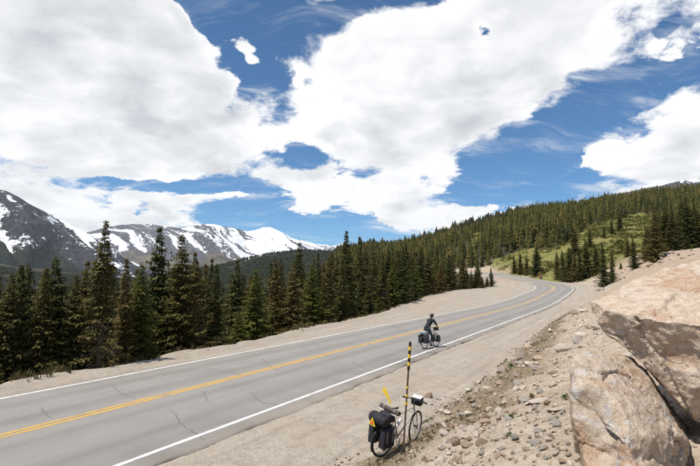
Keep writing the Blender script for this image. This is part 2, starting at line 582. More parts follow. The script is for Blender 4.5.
grav = t.mix(t.smooth(trk, 0.50, 0.66, 0.0, 0.55), grav, t.mix(n_f, (0.20, 0.165, 0.13), (0.33, 0.285, 0.235)))
grav = t.mix(t.smooth(trk, 0.46, 0.32, 0.0, 0.45), grav, t.mix(n_f, (0.36, 0.32, 0.27), (0.56, 0.51, 0.45)))
tal = t.mix(n_f, (0.19, 0.145, 0.10), (0.44, 0.365, 0.28))
tal = t.mix(t.smooth(n_m, 0.42, 0.66), tal, t.mix(n_f, (0.30, 0.245, 0.18), (0.54, 0.465, 0.375)))
tal = t.mix(t.math('MULTIPLY', t.smooth(peb, 0.5, 1.0), 0.45), tal, (0.52, 0.46, 0.39))
tal = t.mix(t.math('MULTIPLY', t.smooth(n_l, 0.5, 0.72), 0.5), tal, (0.27, 0.18, 0.11))
turf = t.mix(n_f, (0.085, 0.062, 0.034), (0.215, 0.165, 0.10))
turf = t.mix(t.smooth(n_m, 0.42, 0.62), turf, t.mix(n_f, (0.14, 0.105, 0.07), (0.30, 0.235, 0.165)))
turf = t.mix(t.math('MULTIPLY', t.smooth(peb, 0.6, 1.0), 0.5), turf, (0.36, 0.30, 0.23))
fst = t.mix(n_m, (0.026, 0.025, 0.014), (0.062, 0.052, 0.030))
mdw = t.mix(n_m, (0.120, 0.124, 0.030), (0.170, 0.166, 0.046))
mdw = t.mix(t.smooth(n_h, 0.42, 0.64), mdw, t.mix(n_m, (0.19, 0.172, 0.056), (0.235, 0.205, 0.076)))
mdw = t.mix(t.math('MULTIPLY', t.smooth(n_l, 0.45, 0.7), 0.55), mdw, (0.075, 0.078, 0.024))
red = t.mix(n_l, (0.27, 0.195, 0.14), (0.42, 0.335, 0.25))
red = t.mix(t.smooth(n_m, 0.5, 0.75), red, (0.52, 0.44, 0.36))
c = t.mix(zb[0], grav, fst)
c = t.mix(za[1], c, tal)
c = t.mix(zb[1], c, mdw)
c = t.mix(zb[2], c, red)
gm = t.smooth(t.math('ADD', za[2], t.math('MULTIPLY', t.math('SUBTRACT', n_m, 0.5), 1.5)), 0.35, 0.75)
c = t.mix(gm, c, turf)
hgt = t.math('ADD', t.math('MULTIPLY', n_f, 0.5), t.math('MULTIPLY', t.math('SUBTRACT', 1.0, vor.outputs['Distance']), 0.5))
bp = t.n('ShaderNodeBump', {'Height': hgt, 'Strength': 0.8, 'Distance': 0.04})
principled(t, c, 0.92, bp, 0.15)

# ------------------------------------------------------------------ ground sheet
azs = np.radians(np.concatenate([np.arange(-180, -42, 3.0), np.arange(-42, 42, 0.21), np.arange(42, 180, 3.0)]))
rings = [1.2]
while rings[-1] < 15000:
    q = rings[-1]
    rings.append(q * (1.0085 if q < 40 else 1.0135 if q < 700 else 1.045))
rings = np.array(rings)
A, Rr = np.meshgrid(azs, rings)
gx = (Rr * np.sin(A)).ravel(); gy = (Rr * np.cos(A)).ravel()
gzv, gS, gd, gdl, gdr, grd, gazx, gdep = ground_parts(gx, gy)
under = (gd > -PAVE_L + .12) & (gd < PAVE_R - .12) & (gS > RS0 + 2) & (gS < RS1 - 2)
gzv = np.where(under, gzv - 0.06, gzv)
nr_, na_ = len(rings), len(azs)
ii, jj = np.meshgrid(np.arange(nr_ - 1), np.arange(na_), indexing='ij')
j2 = (jj + 1) % na_
quads = np.stack([ii * na_ + jj, ii * na_ + j2, (ii + 1) * na_ + j2, (ii + 1) * na_ + jj], -1).reshape(-1, 4)[:, ::-1]
cap = np.stack([np.full(na_, nr_ * na_), np.arange(na_), (np.arange(na_) + 1) % na_, (np.arange(na_) + 1) % na_], 1)
gv = np.concatenate([np.stack([gx, gy, gzv], 1), [[0, 0, gz(0, 0)]]])
gme = bpy.data.meshes.new('ground')
gme.vertices.add(len(gv)); gme.vertices.foreach_set('co', gv.astype(np.float32).ravel())
tri = cap[:, :3][:, ::-1]
loops = np.concatenate([quads.ravel(), tri.ravel()]).astype(np.int32)
gme.loops.add(len(loops)); gme.loops.foreach_set('vertex_index', loops)
starts = np.concatenate([np.arange(len(quads)) * 4, len(quads) * 4 + np.arange(len(tri)) * 3]).astype(np.int32)
gme.polygons.add(len(starts)); gme.polygons.foreach_set('loop_start', starts)
gme.update(calc_edges=True)
gme.polygons.foreach_set('use_smooth', np.ones(len(gme.polygons), bool))


def in_poly(px, py, poly):
    ins = np.zeros(np.shape(px), bool)
    n = len(poly)
    for i in range(n):
        x1, y1 = poly[i]; x2, y2 = poly[(i + 1) % n]
        c = ((y1 > py) != (y2 > py)) & (px < (x2 - x1) * (py - y1) / ((y2 - y1) if y2 != y1 else 1e-9) + x1)
        ins ^= c
    return ins


# meadow clearings on the hillside (outline found in the photograph, then fixed on the terrain)
MEADOW = [[(492, 275), (496, 258), (520, 252), (555, 246), (578, 238), (582, 226), (605, 218), (642, 212), (654, 220), (656, 240), (646, 260), (600, 272), (585, 282), (560, 283), (520, 276)],
          [(465, 238), (478, 233), (492, 236), (486, 242), (468, 244)], [(648, 214), (664, 215), (662, 220), (650, 220)]]


def meadow_mask(x, y, z, r):
    px, py = project(x, y, z)
    m = np.zeros(np.shape(x), bool)
    wob = 5 * vnoise(x / 14, y / 14, seed=71)
    for p in MEADOW:
        m |= in_poly(px + wob, py + wob * .5, p)
    return m & (r > 118) & (r < 540) & (y > 40)


za = np.zeros((len(gv), 3)); zb = np.zeros((len(gv), 3))
beyl = sst(-.2, 1.0, gdl + .6 * vnoise(gx / 1.1, gy / 1.1, seed=73))
beyr = sst(-.3, .7, gdr + .5 * vnoise(gx / .9, gy / .9, seed=74))
n0 = nr_ * na_
za[:n0, 1] = beyr
za[:n0, 2] = np.exp(-((gdr - np.interp(gS, [0, 12, 20], [1.2, 1.1, .8])) / np.interp(gS, [0, 12, 20], [1.35, 1.2, .8])) ** 2) * (gS < 32) * (gS > -30) * 0.85 + 0.55 * np.exp(-((gdl - .3) / 1.1) ** 2) * (gS < 60) * (.5 + .5 * vnoise(gx / 1.7, gy / 1.7, seed=75))
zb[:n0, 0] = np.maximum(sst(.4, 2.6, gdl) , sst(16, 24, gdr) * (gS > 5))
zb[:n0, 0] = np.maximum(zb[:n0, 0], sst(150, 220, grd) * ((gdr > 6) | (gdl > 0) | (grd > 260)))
zb[:n0, 1] = meadow_mask(gx, gy, gzv, grd)
bare = np.exp(-(((gx - 63) / 9) ** 2 + ((gy - 222) / 18) ** 2)) * (gdr > -1)
zb[:n0, 2] = np.clip(np.maximum(bare * 1.6, sst(1, 4, gdr) * sst(32, 55, gS) * (1 - sst(13, 20, gdr)) * (1 - sst(106, 125, gS))), 0, 1)
mound = np.exp(-(((gx - 39) / 8.0) ** 2 + ((gy - 131) / 6.5) ** 2))
zb[:n0, 2] = np.maximum(zb[:n0, 2], np.clip(mound * 1.3, 0, 1) * .8)
zb[:n0, 0] *= (1 - np.clip(mound * 2, 0, 1)) * (1 - np.clip(bare * 2, 0, 1))
za[:n0, 1] *= 1 - zb[:n0, 0]
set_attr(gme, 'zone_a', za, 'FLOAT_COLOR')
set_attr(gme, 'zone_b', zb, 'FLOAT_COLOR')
set_attr(gme, 'across', np.append(gd, 0)); set_attr(gme, 'along', np.append(gS, 0))
tag(obj('ground', gme, M_GROUND), kind='structure')

# ------------------------------------------------------------------ road
def ribbon(s_arr, d_arr, lift, edge_noise=0.0, skirt=0.0):
    """strip between offsets d_arr (list) along stations s_arr"""
    vs, ac_, al_ = [], [], []
    for s in s_arr:
        for k, d in enumerate(d_arr):
            dd = d
            if edge_noise and k in (0, len(d_arr) - 1):
                dd = d + edge_noise * (float(vnoise(np.array([s / .8]), np.array([k * 7.7]))[0]) + .6 * float(vnoise(np.array([s / .23]), np.array([k * 7.7]))[0]))
            x, y, z = road_point(s, dd)
            z += lift - (skirt if skirt and k in (0, len(d_arr) - 1) else 0)
            vs.append((float(x), float(y), float(z))); ac_.append(dd); al_.append(s)
    m = len(d_arr)
    fs = np.array([(i * m + k, i * m + k + 1, (i + 1) * m + k + 1, (i + 1) * m + k) for i in range(len(s_arr) - 1) for k in range(m - 1)])[:, ::-1]
    return vs, fs, ac_, al_


s_road = np.concatenate([np.arange(-40, 40, .25), np.arange(40, 325, 1.0)])
vs, fs, ac_, al_ = ribbon(s_road, [-PAVE_L, -PAVE_L + .06, -2, 0, 2, PAVE_R - .06, PAVE_R], 0.0, 0.05, 0.07)
rme = new_mesh('road', vs, fs, True)
set_attr(rme, 'across', ac_); set_attr(rme, 'along', al_)
road = tag(obj('road', rme, M_ASPH), kind='structure')


def marking(name, d, wdt, mat):
    s_m = np.concatenate([np.arange(-38, 40, .1), np.arange(40, 320, 1.0)])
    vs, fs, a1, a2 = ribbon(s_m, [d - wdt / 2, d, d + wdt / 2], 0.004, 0.006)
    obj(name, new_mesh(name, vs, fs, True), mat, road)


marking('edge_line', -HW, 0.13, M_WHITE)
marking('edge_line', HW, 0.13, M_WHITE)
marking('centre_line', -0.11, 0.11, M_YELLOW)
marking('centre_line', 0.11, 0.11, M_YELLOW)
# transverse cracks, dark and ragged (start and end found in the photograph)
rng = random.Random(5)
CRACKS = [[(110, 384), (121, 393), (135, 399)], [(172, 410), (181, 424), (193, 432), (204, 440)], [(203, 391), (207, 401)], [(205, 368), (240, 374)],
          [(262, 358), (270, 367), (283, 372)], [(2, 399), (14, 395)], [(300, 347), (318, 354), (330, 355)], [(352, 362), (372, 372), (389, 371)],
          [(392, 326), (402, 331), (420, 335)], [(40, 408), (52, 419)], [(250, 392), (262, 403), (279, 405)], [(448, 316), (462, 322), (476, 324)]]
for pl in CRACKS:
    pts = []
    for (px, py) in pl:
        dv = px_dir(px, py); tt = -CAMZ / dv[2]
        pts.append(Vector((dv[0] * tt, dv[1] * tt, 0)))
    fine_pts = []
    for a, b in zip(pts[:-1], pts[1:]):
        n = max(3, int((b - a).length / .12))
        for i in range(n):
            q = a.lerp(b, i / n)
            fine_pts.append(q + Vector((rng.uniform(-.035, .035), rng.uniform(-.035, .035), 0)))
    fine_pts.append(pts[-1])
    mb = MB()
    vs, fs2 = [], []
    for i, q in enumerate(fine_pts):
        tg = (fine_pts[min(i + 1, len(fine_pts) - 1)] - fine_pts[max(i - 1, 0)]).normalized()
        nn = Vector((-tg.y, tg.x, 0)) * rng.uniform(.005, .015)
        vs += [q + nn + Vector((0, 0, .003)), q - nn + Vector((0, 0, .003))]
    fs2 = [(2 * i, 2 * i + 1, 2 * i + 3, 2 * i + 2) for i in range(len(fine_pts) - 1)]
    mb.add(vs, fs2).build('crack', M_CRACK, road, False)

# ------------------------------------------------------------------ mountains
def mountain_mat(name, rock_a, rock_b, low_a, low_b, snow_bias, tree_z):
    m, t = mat_new(name)
    pos = geo_pos(t)
    sp = t.n('ShaderNodeSeparateXYZ', {0: pos})
    sn = t.n('ShaderNodeAttribute', attribute_name='snow').outputs['Fac']
    veg = t.n('ShaderNodeAttribute', attribute_name='veg').outputs['Fac']
    n1 = t.noise(pos, 0.004, 7, 0.65)
    n2 = t.noise(pos, 0.016, 6, 0.7)
    rock = t.mix(t.smooth(n2, .3, .7), rock_a, rock_b)
    low = t.mix(t.smooth(n1, .38, .62), low_a, low_b)
    low = t.mix(t.math('MULTIPLY', n2, .5), low, tuple(v * .5 for v in low_a))
    c = t.mix(t.smooth(t.math('ADD', veg, t.math('MULTIPLY', t.math('SUBTRACT', n1, .5), 1.1)), .35, .65), rock, low)
    sf = t.smooth(t.math('ADD', sn, t.math('ADD', t.math('MULTIPLY', t.math('SUBTRACT', n2, .5), 1.3), t.math('MULTIPLY', t.math('SUBTRACT', t.noise(pos, 0.045, 5, 0.7), .5), 0.8))), snow_bias, snow_bias + .07)
    c = t.mix(sf, c, (0.82, 0.84, 0.87))
    bp = t.n('ShaderNodeBump', {'Height': n2, 'Strength': 0.6, 'Distance': 25.0})
    principled(t, c, 0.9, bp, 0.1)
    return m


def mountain(name, sky_px, sky_y, D, front, back, zlow, mat, seed, gully, snow_fn, veg_fn, nu=420, nv=110, spur=1.0):
    pxs = np.linspace(sky_px[0], sky_px[-1], nu)
    ey = 280.0 - np.interp(pxs, sky_px, sky_y)
    vv = np.concatenate([np.linspace(-front, 0, int(nv * .8)), np.linspace(0, back, nv - int(nv * .8) + 1)[1:]])
    PX, VV = np.meshgrid(pxs, vv)
    E = np.broadcast_to(ey, PX.shape)
    # the crest wanders in depth so that spurs and hollows form
    crest = 0.10 * D * fbm(PX / 70, PX * 0, oct=3, seed=seed)
    dep = D + VV + crest * np.where(VV < 0, 1, 1)
    k = (PX - CX) / F
    x, y = k * dep, dep
    ztop = CAMZ + E / F * (D + crest)
    t = np.clip(-VV / front, 0, 1)
    lat = k * D
    g = fbm(lat / gully + 0.45 * VV / gully, VV / (gully * 3.2), oct=5, seed=seed + 9, ridged=True, gain=0.55)
    prof = (1 - t) ** 1.25
    z = np.where(VV <= 0, zlow + (ztop - zlow) * prof, zlow + (ztop - zlow) * (1 - VV / back * .8))
    amp = (ztop - zlow) * 0.17 * spur * sst(0.0, .28, t) * (1 - .6 * t)
    z = z + amp * (g - .1)
    z = z + (ztop - zlow) * 0.018 * fbm(lat / (gully * .3), VV / (gully * .4), oct=4, seed=seed + 20)
    verts = np.stack([x, y, z], -1).reshape(-1, 3)
    n1, n2 = PX.shape
    i, j = np.meshgrid(np.arange(n1 - 1), np.arange(n2 - 1), indexing='ij')
    q = np.stack([i * n2 + j, i * n2 + j + 1, (i + 1) * n2 + j + 1, (i + 1) * n2 + j], -1).reshape(-1, 4)
    me = new_mesh(name, verts, q, True)
    _, py = project(x, y, z)
    set_attr(me, 'snow', snow_fn(PX, py, t, g, lat, VV).ravel())
    set_attr(me, 'veg', veg_fn(PX, py, t, g).ravel())
    return tag(obj(name, me, mat), kind='structure')


M_MT1 = mountain_mat('cloud_shaded_dark_rock', (0.020, 0.021, 0.026), (0.060, 0.058, 0.060), (0.013, 0.019, 0.013), (0.030, 0.035, 0.021), 0.55, 0)  # dark rock, with a cloud's shadow painted into its colour
M_MT2 = mountain_mat('grey_mountain_rock', (0.055, 0.057, 0.067), (0.125, 0.12, 0.125), (0.075, 0.072, 0.050), (0.20, 0.17, 0.125), 0.55, 0)


def snow_left(PX, py, t, g, lat, VV):
    n = .6 * fbm(lat / 110 + VV / 260, VV / 200, oct=4, seed=91) + .5 * fbm(lat / 420 + VV / 500, VV / 500, oct=3, seed=92)
    return 0.43 + 0.66 * n + 0.12 * (1 - t) - 0.9 * sst(.40, .58, t) - .22 * g


def snow_mid(PX, py, t, g, lat, VV):
    q = lat + VV * 0.42 + 160 * fbm(lat / 600, VV / 700, oct=3, seed=98)
    st = 1.5 * fbm(q / 105, VV / 1300, oct=4, seed=95, gain=.65) + .30 * np.sin(q / 62)
    n = fbm(lat / 500, VV / 500, oct=4, seed=96)
    base = np.interp(PX, [60, 90, 120, 200, 215, 245, 262, 285, 320, 340], [.25, .42, .40, .34, .45, .65, .85, .75, .6, .5])
    return base + 0.08 + 0.46 * st + 0.30 * n - 1.1 * sst(.34, .55, t) - .12 * g


mountain('mountain', [-420, -260, -140, -60, -20, 0, 14, 30, 48, 62, 80, 100, 125, 170, 215], [175, 150, 155, 172, 186, 190, 197, 206, 214, 222, 231, 242, 258, 280, 300],
         4300, 2100, 1500, -330, M_MT1, 101, 620, snow_left, lambda PX, py, t, g: sst(.30, .55, t) * 1.15, nu=520, nv=170, spur=1.1)
mountain('mountain', [20, 60, 84, 95, 105, 118, 132, 150, 165, 178, 190, 203, 211, 222, 236, 246, 255, 263, 270, 280, 292, 305, 322, 340, 370, 420, 520],
         [238, 236, 233, 230, 227, 225, 223.5, 225, 226, 227, 225.5, 224, 224, 226.5, 229, 232, 229.5, 227, 227.5, 232, 238, 241.5, 245, 247, 248, 249, 252],
         8800, 4200, 2500, -420, M_MT2, 202, 1150, snow_mid, lambda PX, py, t, g: sst(.26, .52, t) * 1.1 * (.55 + .45 * sst(200, 225, PX)), nu=640, nv=170)
mountain('mountain', [560, 620, 650, 668, 682, 700, 740, 800, 900], [206, 193, 187, 183, 179.5, 176.5, 174, 181, 200],
         2600, 1300, 900, -60, M_MT2, 303, 520, lambda PX, py, t, g, lat, VV: 0.62 + .4 * fbm(lat / 160, VV / 160, oct=3, seed=97) - 1.3 * sst(.03, .10, t) - .9 * (1 - sst(672, 690, PX)),
         lambda PX, py, t, g: t * .8, nu=200, nv=70, spur=.4)

# ------------------------------------------------------------------ trees
def foliage_mat(name, dark, light, warm, var=1.0):
    m, t = mat_new(name)
    oi = t.n('ShaderNodeObjectInfo')
    co = t.n('ShaderNodeTexCoord').outputs['Object']
    r1 = oi.outputs['Random']
    n = t.noise(co, 1.6, 4, 0.6)
    n2 = t.noise(co, 14.0, 3, 0.6)
    c = t.mix(n2, dark, light)
    k = t.smooth(t.math('ADD', t.math('MULTIPLY', r1, var), t.math('MULTIPLY', t.math('SUBTRACT', n, .5), .9)), 0.45, 1.10)
    c = t.mix(k, c, t.mix(n2, tuple(v * .55 for v in warm), warm))
    d = t.n('ShaderNodeBsdfPrincipled', {'Base Color': c, 'Roughness': 0.75, 'Specular IOR Level': 0.2})
    tr = t.n('ShaderNodeBsdfTranslucent', {'Color': c})
    mx = t.n('ShaderNodeMixShader', {0: 0.22, 1: d, 2: tr})
    t.n('ShaderNodeOutputMaterial', {'Surface': mx})
    return m


M_NEEDLE = foliage_mat('spruce_needles', (0.038, 0.046, 0.014), (0.130, 0.135, 0.040), (0.20, 0.145, 0.050))
M_NEEDLE_B = foliage_mat('brown_tinged_needles', (0.052, 0.048, 0.015), (0.160, 0.138, 0.042), (0.22, 0.160, 0.055))
M_NEEDLE_G = foliage_mat('bright_needles', (0.060, 0.075, 0.016), (0.185, 0.190, 0.042), (0.22, 0.185, 0.055))
M_DEAD = simple('dead_twigs', (0.17, 0.135, 0.105), 0.9, 0.35, 12)
M_BARK = simple('bark', (0.105, 0.075, 0.055), 0.9, 0.4, 16, bump=.5)


def conifer(seed, h, width, n_whorl, per, sparse=0.0, dead_low=0.0, crown_base=0.04, sliver=1.0):
    """verts/faces of trunk, crown and dead twigs of one spruce, foot at the origin"""
    r = random.Random(seed)
    tr = MB()
    lean = (r.uniform(-.02, .02), r.uniform(-.02, .02))
    tp = [(lean[0] * h * q, lean[1] * h * q, h * q - (.5 if q == 0 else 0)) for q in (0, .15, .35, .6, .85, .98)]
    tr.tube(tp, [0.018 * h, .0155 * h, .012 * h, .0075 * h, .003 * h, .001 * h], 7)
    cv, cf = [], []
    dead = MB()

    def sprig(p, q, wdt, up):
        """a needle spray: thin kinked leaf of two triangles from p to q"""
        ax = q - p
        sd = ax.cross(up)
        if sd.length < 1e-5:
            return
        sd = sd.normalized() * wdt
        mid = p.lerp(q, .45) + Vector((0, 0, .12 * ax.length))
        b = len(cv)
        cv.extend([p, mid + sd, q, mid - sd])
        cf.append((b, b + 1, b + 2, b + 3))

    for i in range(n_whorl):
        f = crown_base + (1 - crown_base) * ((i + r.uniform(-.35, .35)) / n_whorl)
        f = min(max(f, crown_base), .995)
        z = f * h
        prof = (1 - f) ** 0.95 * (0.80 + 0.42 * min(1, f / .12))
        L0 = width * prof + 0.05
        lump = 0.62 + .62 * r.random()
        a0 = r.uniform(0, 6.28)
        isdead = f < dead_low
        for k in range(per):
            if r.random() < sparse:
                continue
            a = a0 + 6.283 * k / per + r.uniform(-.35, .35)
            L = L0 * lump * r.uniform(.55, 1.2) * (1 + .22 * math.sin(a * 2 + seed) * math.sin(f * 17 + seed))
            if L < .04:
                continue
            dr = -0.22 - .42 * r.random() + .75 * max(0, f - .55)      # droop, upswept near the top
            dirv = Vector((math.cos(a), math.sin(a), 0))
            zb_ = min(h * .995, max(.1, z + r.uniform(-.75, .75) * h / n_whorl))
            base = Vector((lean[0] * zb_, lean[1] * zb_, zb_))
            def at(u):
                return base + dirv * (L * u) + Vector((0, 0, L * (dr * u + .30 * u * u)))
            if isdead:
                if r.random() < .75:
                    pts = [at(0), at(.4) + Vector((0, 0, -.04)), at(.8) + Vector((r.uniform(-.1, .1), r.uniform(-.1, .1), -.12))]
                    dead.tube(pts, [.012, .008, .003], 4, False)
                    for _ in range(4):
                        u = r.uniform(.3, .8); p = at(u)
                        q = p + Vector((r.uniform(-.25, .25), r.uniform(-.25, .25), r.uniform(-.25, .05)))
                        dead.tube([p, q], [.006, .002], 3, False)
                if r.random() < .7:
                    continue
            nn = max(2, int(L / (.17 * sliver)))
            side = Vector((-dirv.y, dirv.x, 0))
            sc = .29 * sliver * (1 if f < .7 else 1 - .55 * (f - .7) / .3)
            for j in range(nn):
                u = (j + .6) / nn
                p = at(u)
                w_ = sc * (1.15 - .55 * u) * r.uniform(.75, 1.3)
                for sgn in (-1, 1):
                    q = p + side * (sgn * w_ * r.uniform(.7, 1.2)) + dirv * (w_ * r.uniform(.35, .9)) + Vector((0, 0, -w_ * r.uniform(.15, .75)))
                    sprig(p, q, w_ * r.uniform(.24, .38), Vector((r.uniform(-.5, .5), r.uniform(-.5, .5), 1)))
                if r.random() < .65:
                    q = p + dirv * (w_ * .5) + Vector((r.uniform(-.3, .3) * w_, r.uniform(-.3, .3) * w_, -w_ * r.uniform(.7, 1.3)))
                    sprig(p, q, w_ * .22, side)
            sprig(at(.82), at(1.12), sc * .3, Vector((0, 0, 1)))
    # leader
    top = Vector((lean[0] * h, lean[1] * h, h))
    for _ in range(6):
        p = top - Vector((0, 0, r.uniform(0.02, .05) * h))
        a = r.uniform(0, 6.28)
        sprig(p, p + Vector((math.cos(a) * .09, math.sin(a) * .09, .22)) * sliver, .03 * sliver, Vector((math.sin(a), math.cos(a), .2)))
    return tr, (cv, cf), dead


def tree_proto(name, needle, **kw):
    tr, (cv, cf), dead = conifer(**kw)
    tm = new_mesh('trunk', tr.v, tr.f, True); tm.materials.append(M_BARK)
    cm = new_mesh('crown', np.array([tuple(q) for q in cv]), np.array(cf)); cm.materials.append(needle)
    dm = None
    if dead.v:
        dm = new_mesh('dead_branch', dead.v, dead.f); dm.materials.append(M_DEAD)
    return {'h': kw['h'], 'meshes': [('trunk', tm), ('crown', cm)] + ([('dead_twigs', dm)] if dm else [])}


PROTO = {
    'a': tree_proto('a', M_NEEDLE, seed=1, h=9.0, width=2.2, n_whorl=44, per=10),
    'b': tree_proto('b', M_NEEDLE, seed=2, h=9.0, width=1.75, n_whorl=44, per=9, sparse=.08),
    'c': tree_proto('c', M_NEEDLE_B, seed=3, h=9.0, width=2.9, n_whorl=34, per=10, sparse=.12),
    'd': tree_proto('d', M_NEEDLE, seed=4, h=9.0, width=1.35, n_whorl=44, per=8, sparse=.12, dead_low=.10),
    'e': tree_proto('e', M_NEEDLE_G, seed=5, h=9.0, width=2.1, n_whorl=40, per=10),
    'f': tree_proto('f', M_NEEDLE, seed=6, h=9.0, width=1.5, n_whorl=46, per=8, sparse=.14, dead_low=.40),
    'g': tree_proto('g', M_NEEDLE_B, seed=7, h=9.0, width=2.0, n_whorl=40, per=9, sparse=.08),
    'h': tree_proto('h', M_NEEDLE, seed=8, h=9.0, width=1.05, n_whorl=46, per=7, sparse=.2, dead_low=.2),
}


def put_tree(kind, x, y, h, label, group, wide=1.0, zoff=0.0, rz=None, rg=None):
    p = PROTO[kind]
    k = h / p['h']
    o = empty('spruce_tree', (x, y, gz(x, y) - 0.06 + zoff), (0, 0, rz if rz is not None else trng.uniform(0, 6.28)))
    k2 = trng.uniform(.86, 1.16)
    o.scale = (k * wide * k2, k * wide / k2, k)
    o.rotation_euler[0], o.rotation_euler[1] = trng.gauss(0, .022), trng.gauss(0, .022)
    tag(o, label, 'tree', group)
    for nm, me in p['meshes']:
        obj(nm, me, None, o)
    return o


trng = random.Random(77)
placed = []            # (x, y) of every single tree


def clear_of(x, y, dmin):
    return all((x - a) ** 2 + (y - b) ** 2 > dmin * dmin for a, b in placed)


def tree_at_px(px, ytop, dist_beyond=None, depth=None, kind='b', wide=1.0, label=None, group=None):
    """single tree standing on the sight line of photo column px, its tip at row ytop"""
    k = (px - CX) / F
    if depth is None:
        ys = np.arange(8, 160, .25)
        _, _, _, dl, _, _, _, _ = ground_parts(k * ys, ys)
        depth = float(ys[np.argmax(dl > dist_beyond)])
    x, y = k * depth, depth
    dv = px_dir(px, ytop)
    h = CAMZ + dv[2] / dv[1] * depth - gz(x, y)
    placed.append((x, y))
    return put_tree(kind, x, y, h, label, group, wide)


EDGE = 'spruces along the gravel edge'
tree_at_px(104, 219, 0.7, kind='f', wide=1.0, label='spruce with a bare grey trunk and dead lower twigs at the gravel edge')
tree_at_px(160, 224, 3.2, kind='b', wide=1.0, label='tall pointed spruce behind the gravel edge, left of the bushy brown-tinged one')
tree_at_px(186, 232, 2.2, kind='c', wide=.95, label='broad bushy brown-tinged spruce with spreading branches at the gravel edge')
tree_at_px(297, 242, 6, kind='h', wide=1.1, label='thin spruce standing alone above the lower trees before the snowy peak')
tree_at_px(347, 229, 3.0, kind='d', wide=1.0, label='tallest slender spruce by the gravel pull-out, rising above its neighbours')
tree_at_px(362, 236, 4.0, kind='h', wide=1.0, label='slender pale-stemmed spruce right beside the tallest spruce of the pull-out')
for px, yt, db, kd, lab in [
        (84, 258, 4, 'b', 'pointed spruce touching the bare-trunked one, on its side away from the pull-out'),
        (76, 272, 1.6, 'a', 'full dark spruce second along the edge from the bare-trunked one, away from the pull-out'),
        (62, 254, 2.5, 'a', 'tall full spruce third along the edge from the bare-trunked one, away from the pull-out'),
        (45, 266, 1.8, 'g', 'brown-tinged spruce next to the tall full one near the start of the row'),
        (30, 262, 3.0, 'b', 'pointed spruce between the brown-tinged one and the first two of the row'),
        (12, 270, 2.0, 'a', 'full dark spruce second in the row at the gravel edge'),
        (-8, 262, 3, 'a', 'full dark spruce standing first in the row at the gravel edge'),
        (127, 256, 2.0, 'd', 'narrow sparse spruce next to the bare-trunked one, on the pull-out side'),
        (142, 262, 1.6, 'e', 'bright green spruce between the narrow sparse one and the tall pointed one'),
        (205, 250, 3.5, 'b', 'pointed dark spruce next to the broad bushy one, on the pull-out side'),
        (218, 262, 3.0, 'd', 'narrow sparse spruce second past the broad bushy one, behind small dry bushes'),
        (237, 258, 4, 'b', 'pointed dark spruce behind the pair of bare dry bushes'),
        (255, 268, 2.2, 'e', 'bright green spruce just past the pair of bare dry bushes'),
        (278, 262, 3.5, 'g', 'brown-tinged spruce next to the thin one standing above the lower trees'),
        (312, 262, 2.4, 'e', 'bright green spruce behind the low green bush where the pull-out widens'),
        (328, 256, 3, 'b', 'pointed dark spruce behind the leafy green bush by the pull-out'),
        (388, 248, 3, 'a', 'full dark spruce first past the slender pale-stemmed one along the pull-out'),
        (402, 252, 2, 'e', 'bright green spruce second past the slender pale-stemmed one along the pull-out'),
        (420, 246, 4, 'b', 'pointed dark spruce third past the slender pale-stemmed one along the pull-out')]:
    tree_at_px(px, yt, db, kind=kd, label=lab, group=EDGE)

BACK = {'a': 'full dark green spruce', 'b': 'pointed dark green spruce', 'c': 'broad brown-tinged spruce', 'd': 'narrow sparse spruce', 'e': 'bright green spruce',
        'f': 'spruce with dead lower twigs', 'g': 'brown-tinged spruce', 'h': 'very thin spruce'}
for i in range(16):                     # young trees and low boughs right at the gravel edge
    s = trng.uniform(-14, 50)
    x, y, _ = road_point(s, -(HW + float(gravel_left(np.array([s]))[0]) + trng.uniform(.9, 2.2)))
    x, y = float(x), float(y)
    if y < 12 or not clear_of(x, y, .9):
        continue
    placed.append((x, y))
    put_tree('ae'[i % 2], x, y, trng.uniform(1.4, 3.0), ('dark' if i % 2 == 0 else 'bright') + ' green young spruce at the very edge of the gravel', 'young spruces at the gravel edge', 1.35)
n_single = 0
tries = 0
while n_single < 205 and tries < 9000:
    tries += 1
    s = trng.uniform(-22, 100) if n_single > 70 else trng.uniform(-20, 60)
    q = trng.random() ** 1.7 * 34 + 1.0
    gl_ = float(gravel_left(np.array([s]))[0]) + HW
    x, y, _ = road_point(s, -(gl_ + q))
    x, y = float(x), float(y)
    if y < 10 or not clear_of(x, y, 1.25 + .035 * q):
        continue
    px, _ = project(np.array([x]), np.array([y]), np.array([0.]))
    px = float(px[0])
    if px < -60 or px > 478:
        continue
    zg = gz(x, y)
    cap_y = np.interp(px, [-60, 0, 100, 170, 240, 330, 360, 400, 440, 478], [264, 264, 258, 258, 258, 252, 250, 244, 244, 250])
    ytop = cap_y + trng.uniform(-2, 22) * (1 if q > 4 else 1.3)
    h = CAMZ + (280 - ytop) / F * y - zg
    h = min(max(h, 3.0), 13.5)
    kd = trng.choice('aaabbbbcddeegghhf')
    placed.append((x, y))
    put_tree(kd, x, y, h, BACK[kd] + (' in the rows behind the gravel edge' if q > 5 else ' close to the gravel edge'), 'spruces below the road', trng.uniform(.8, 1.15))
    n_single += 1

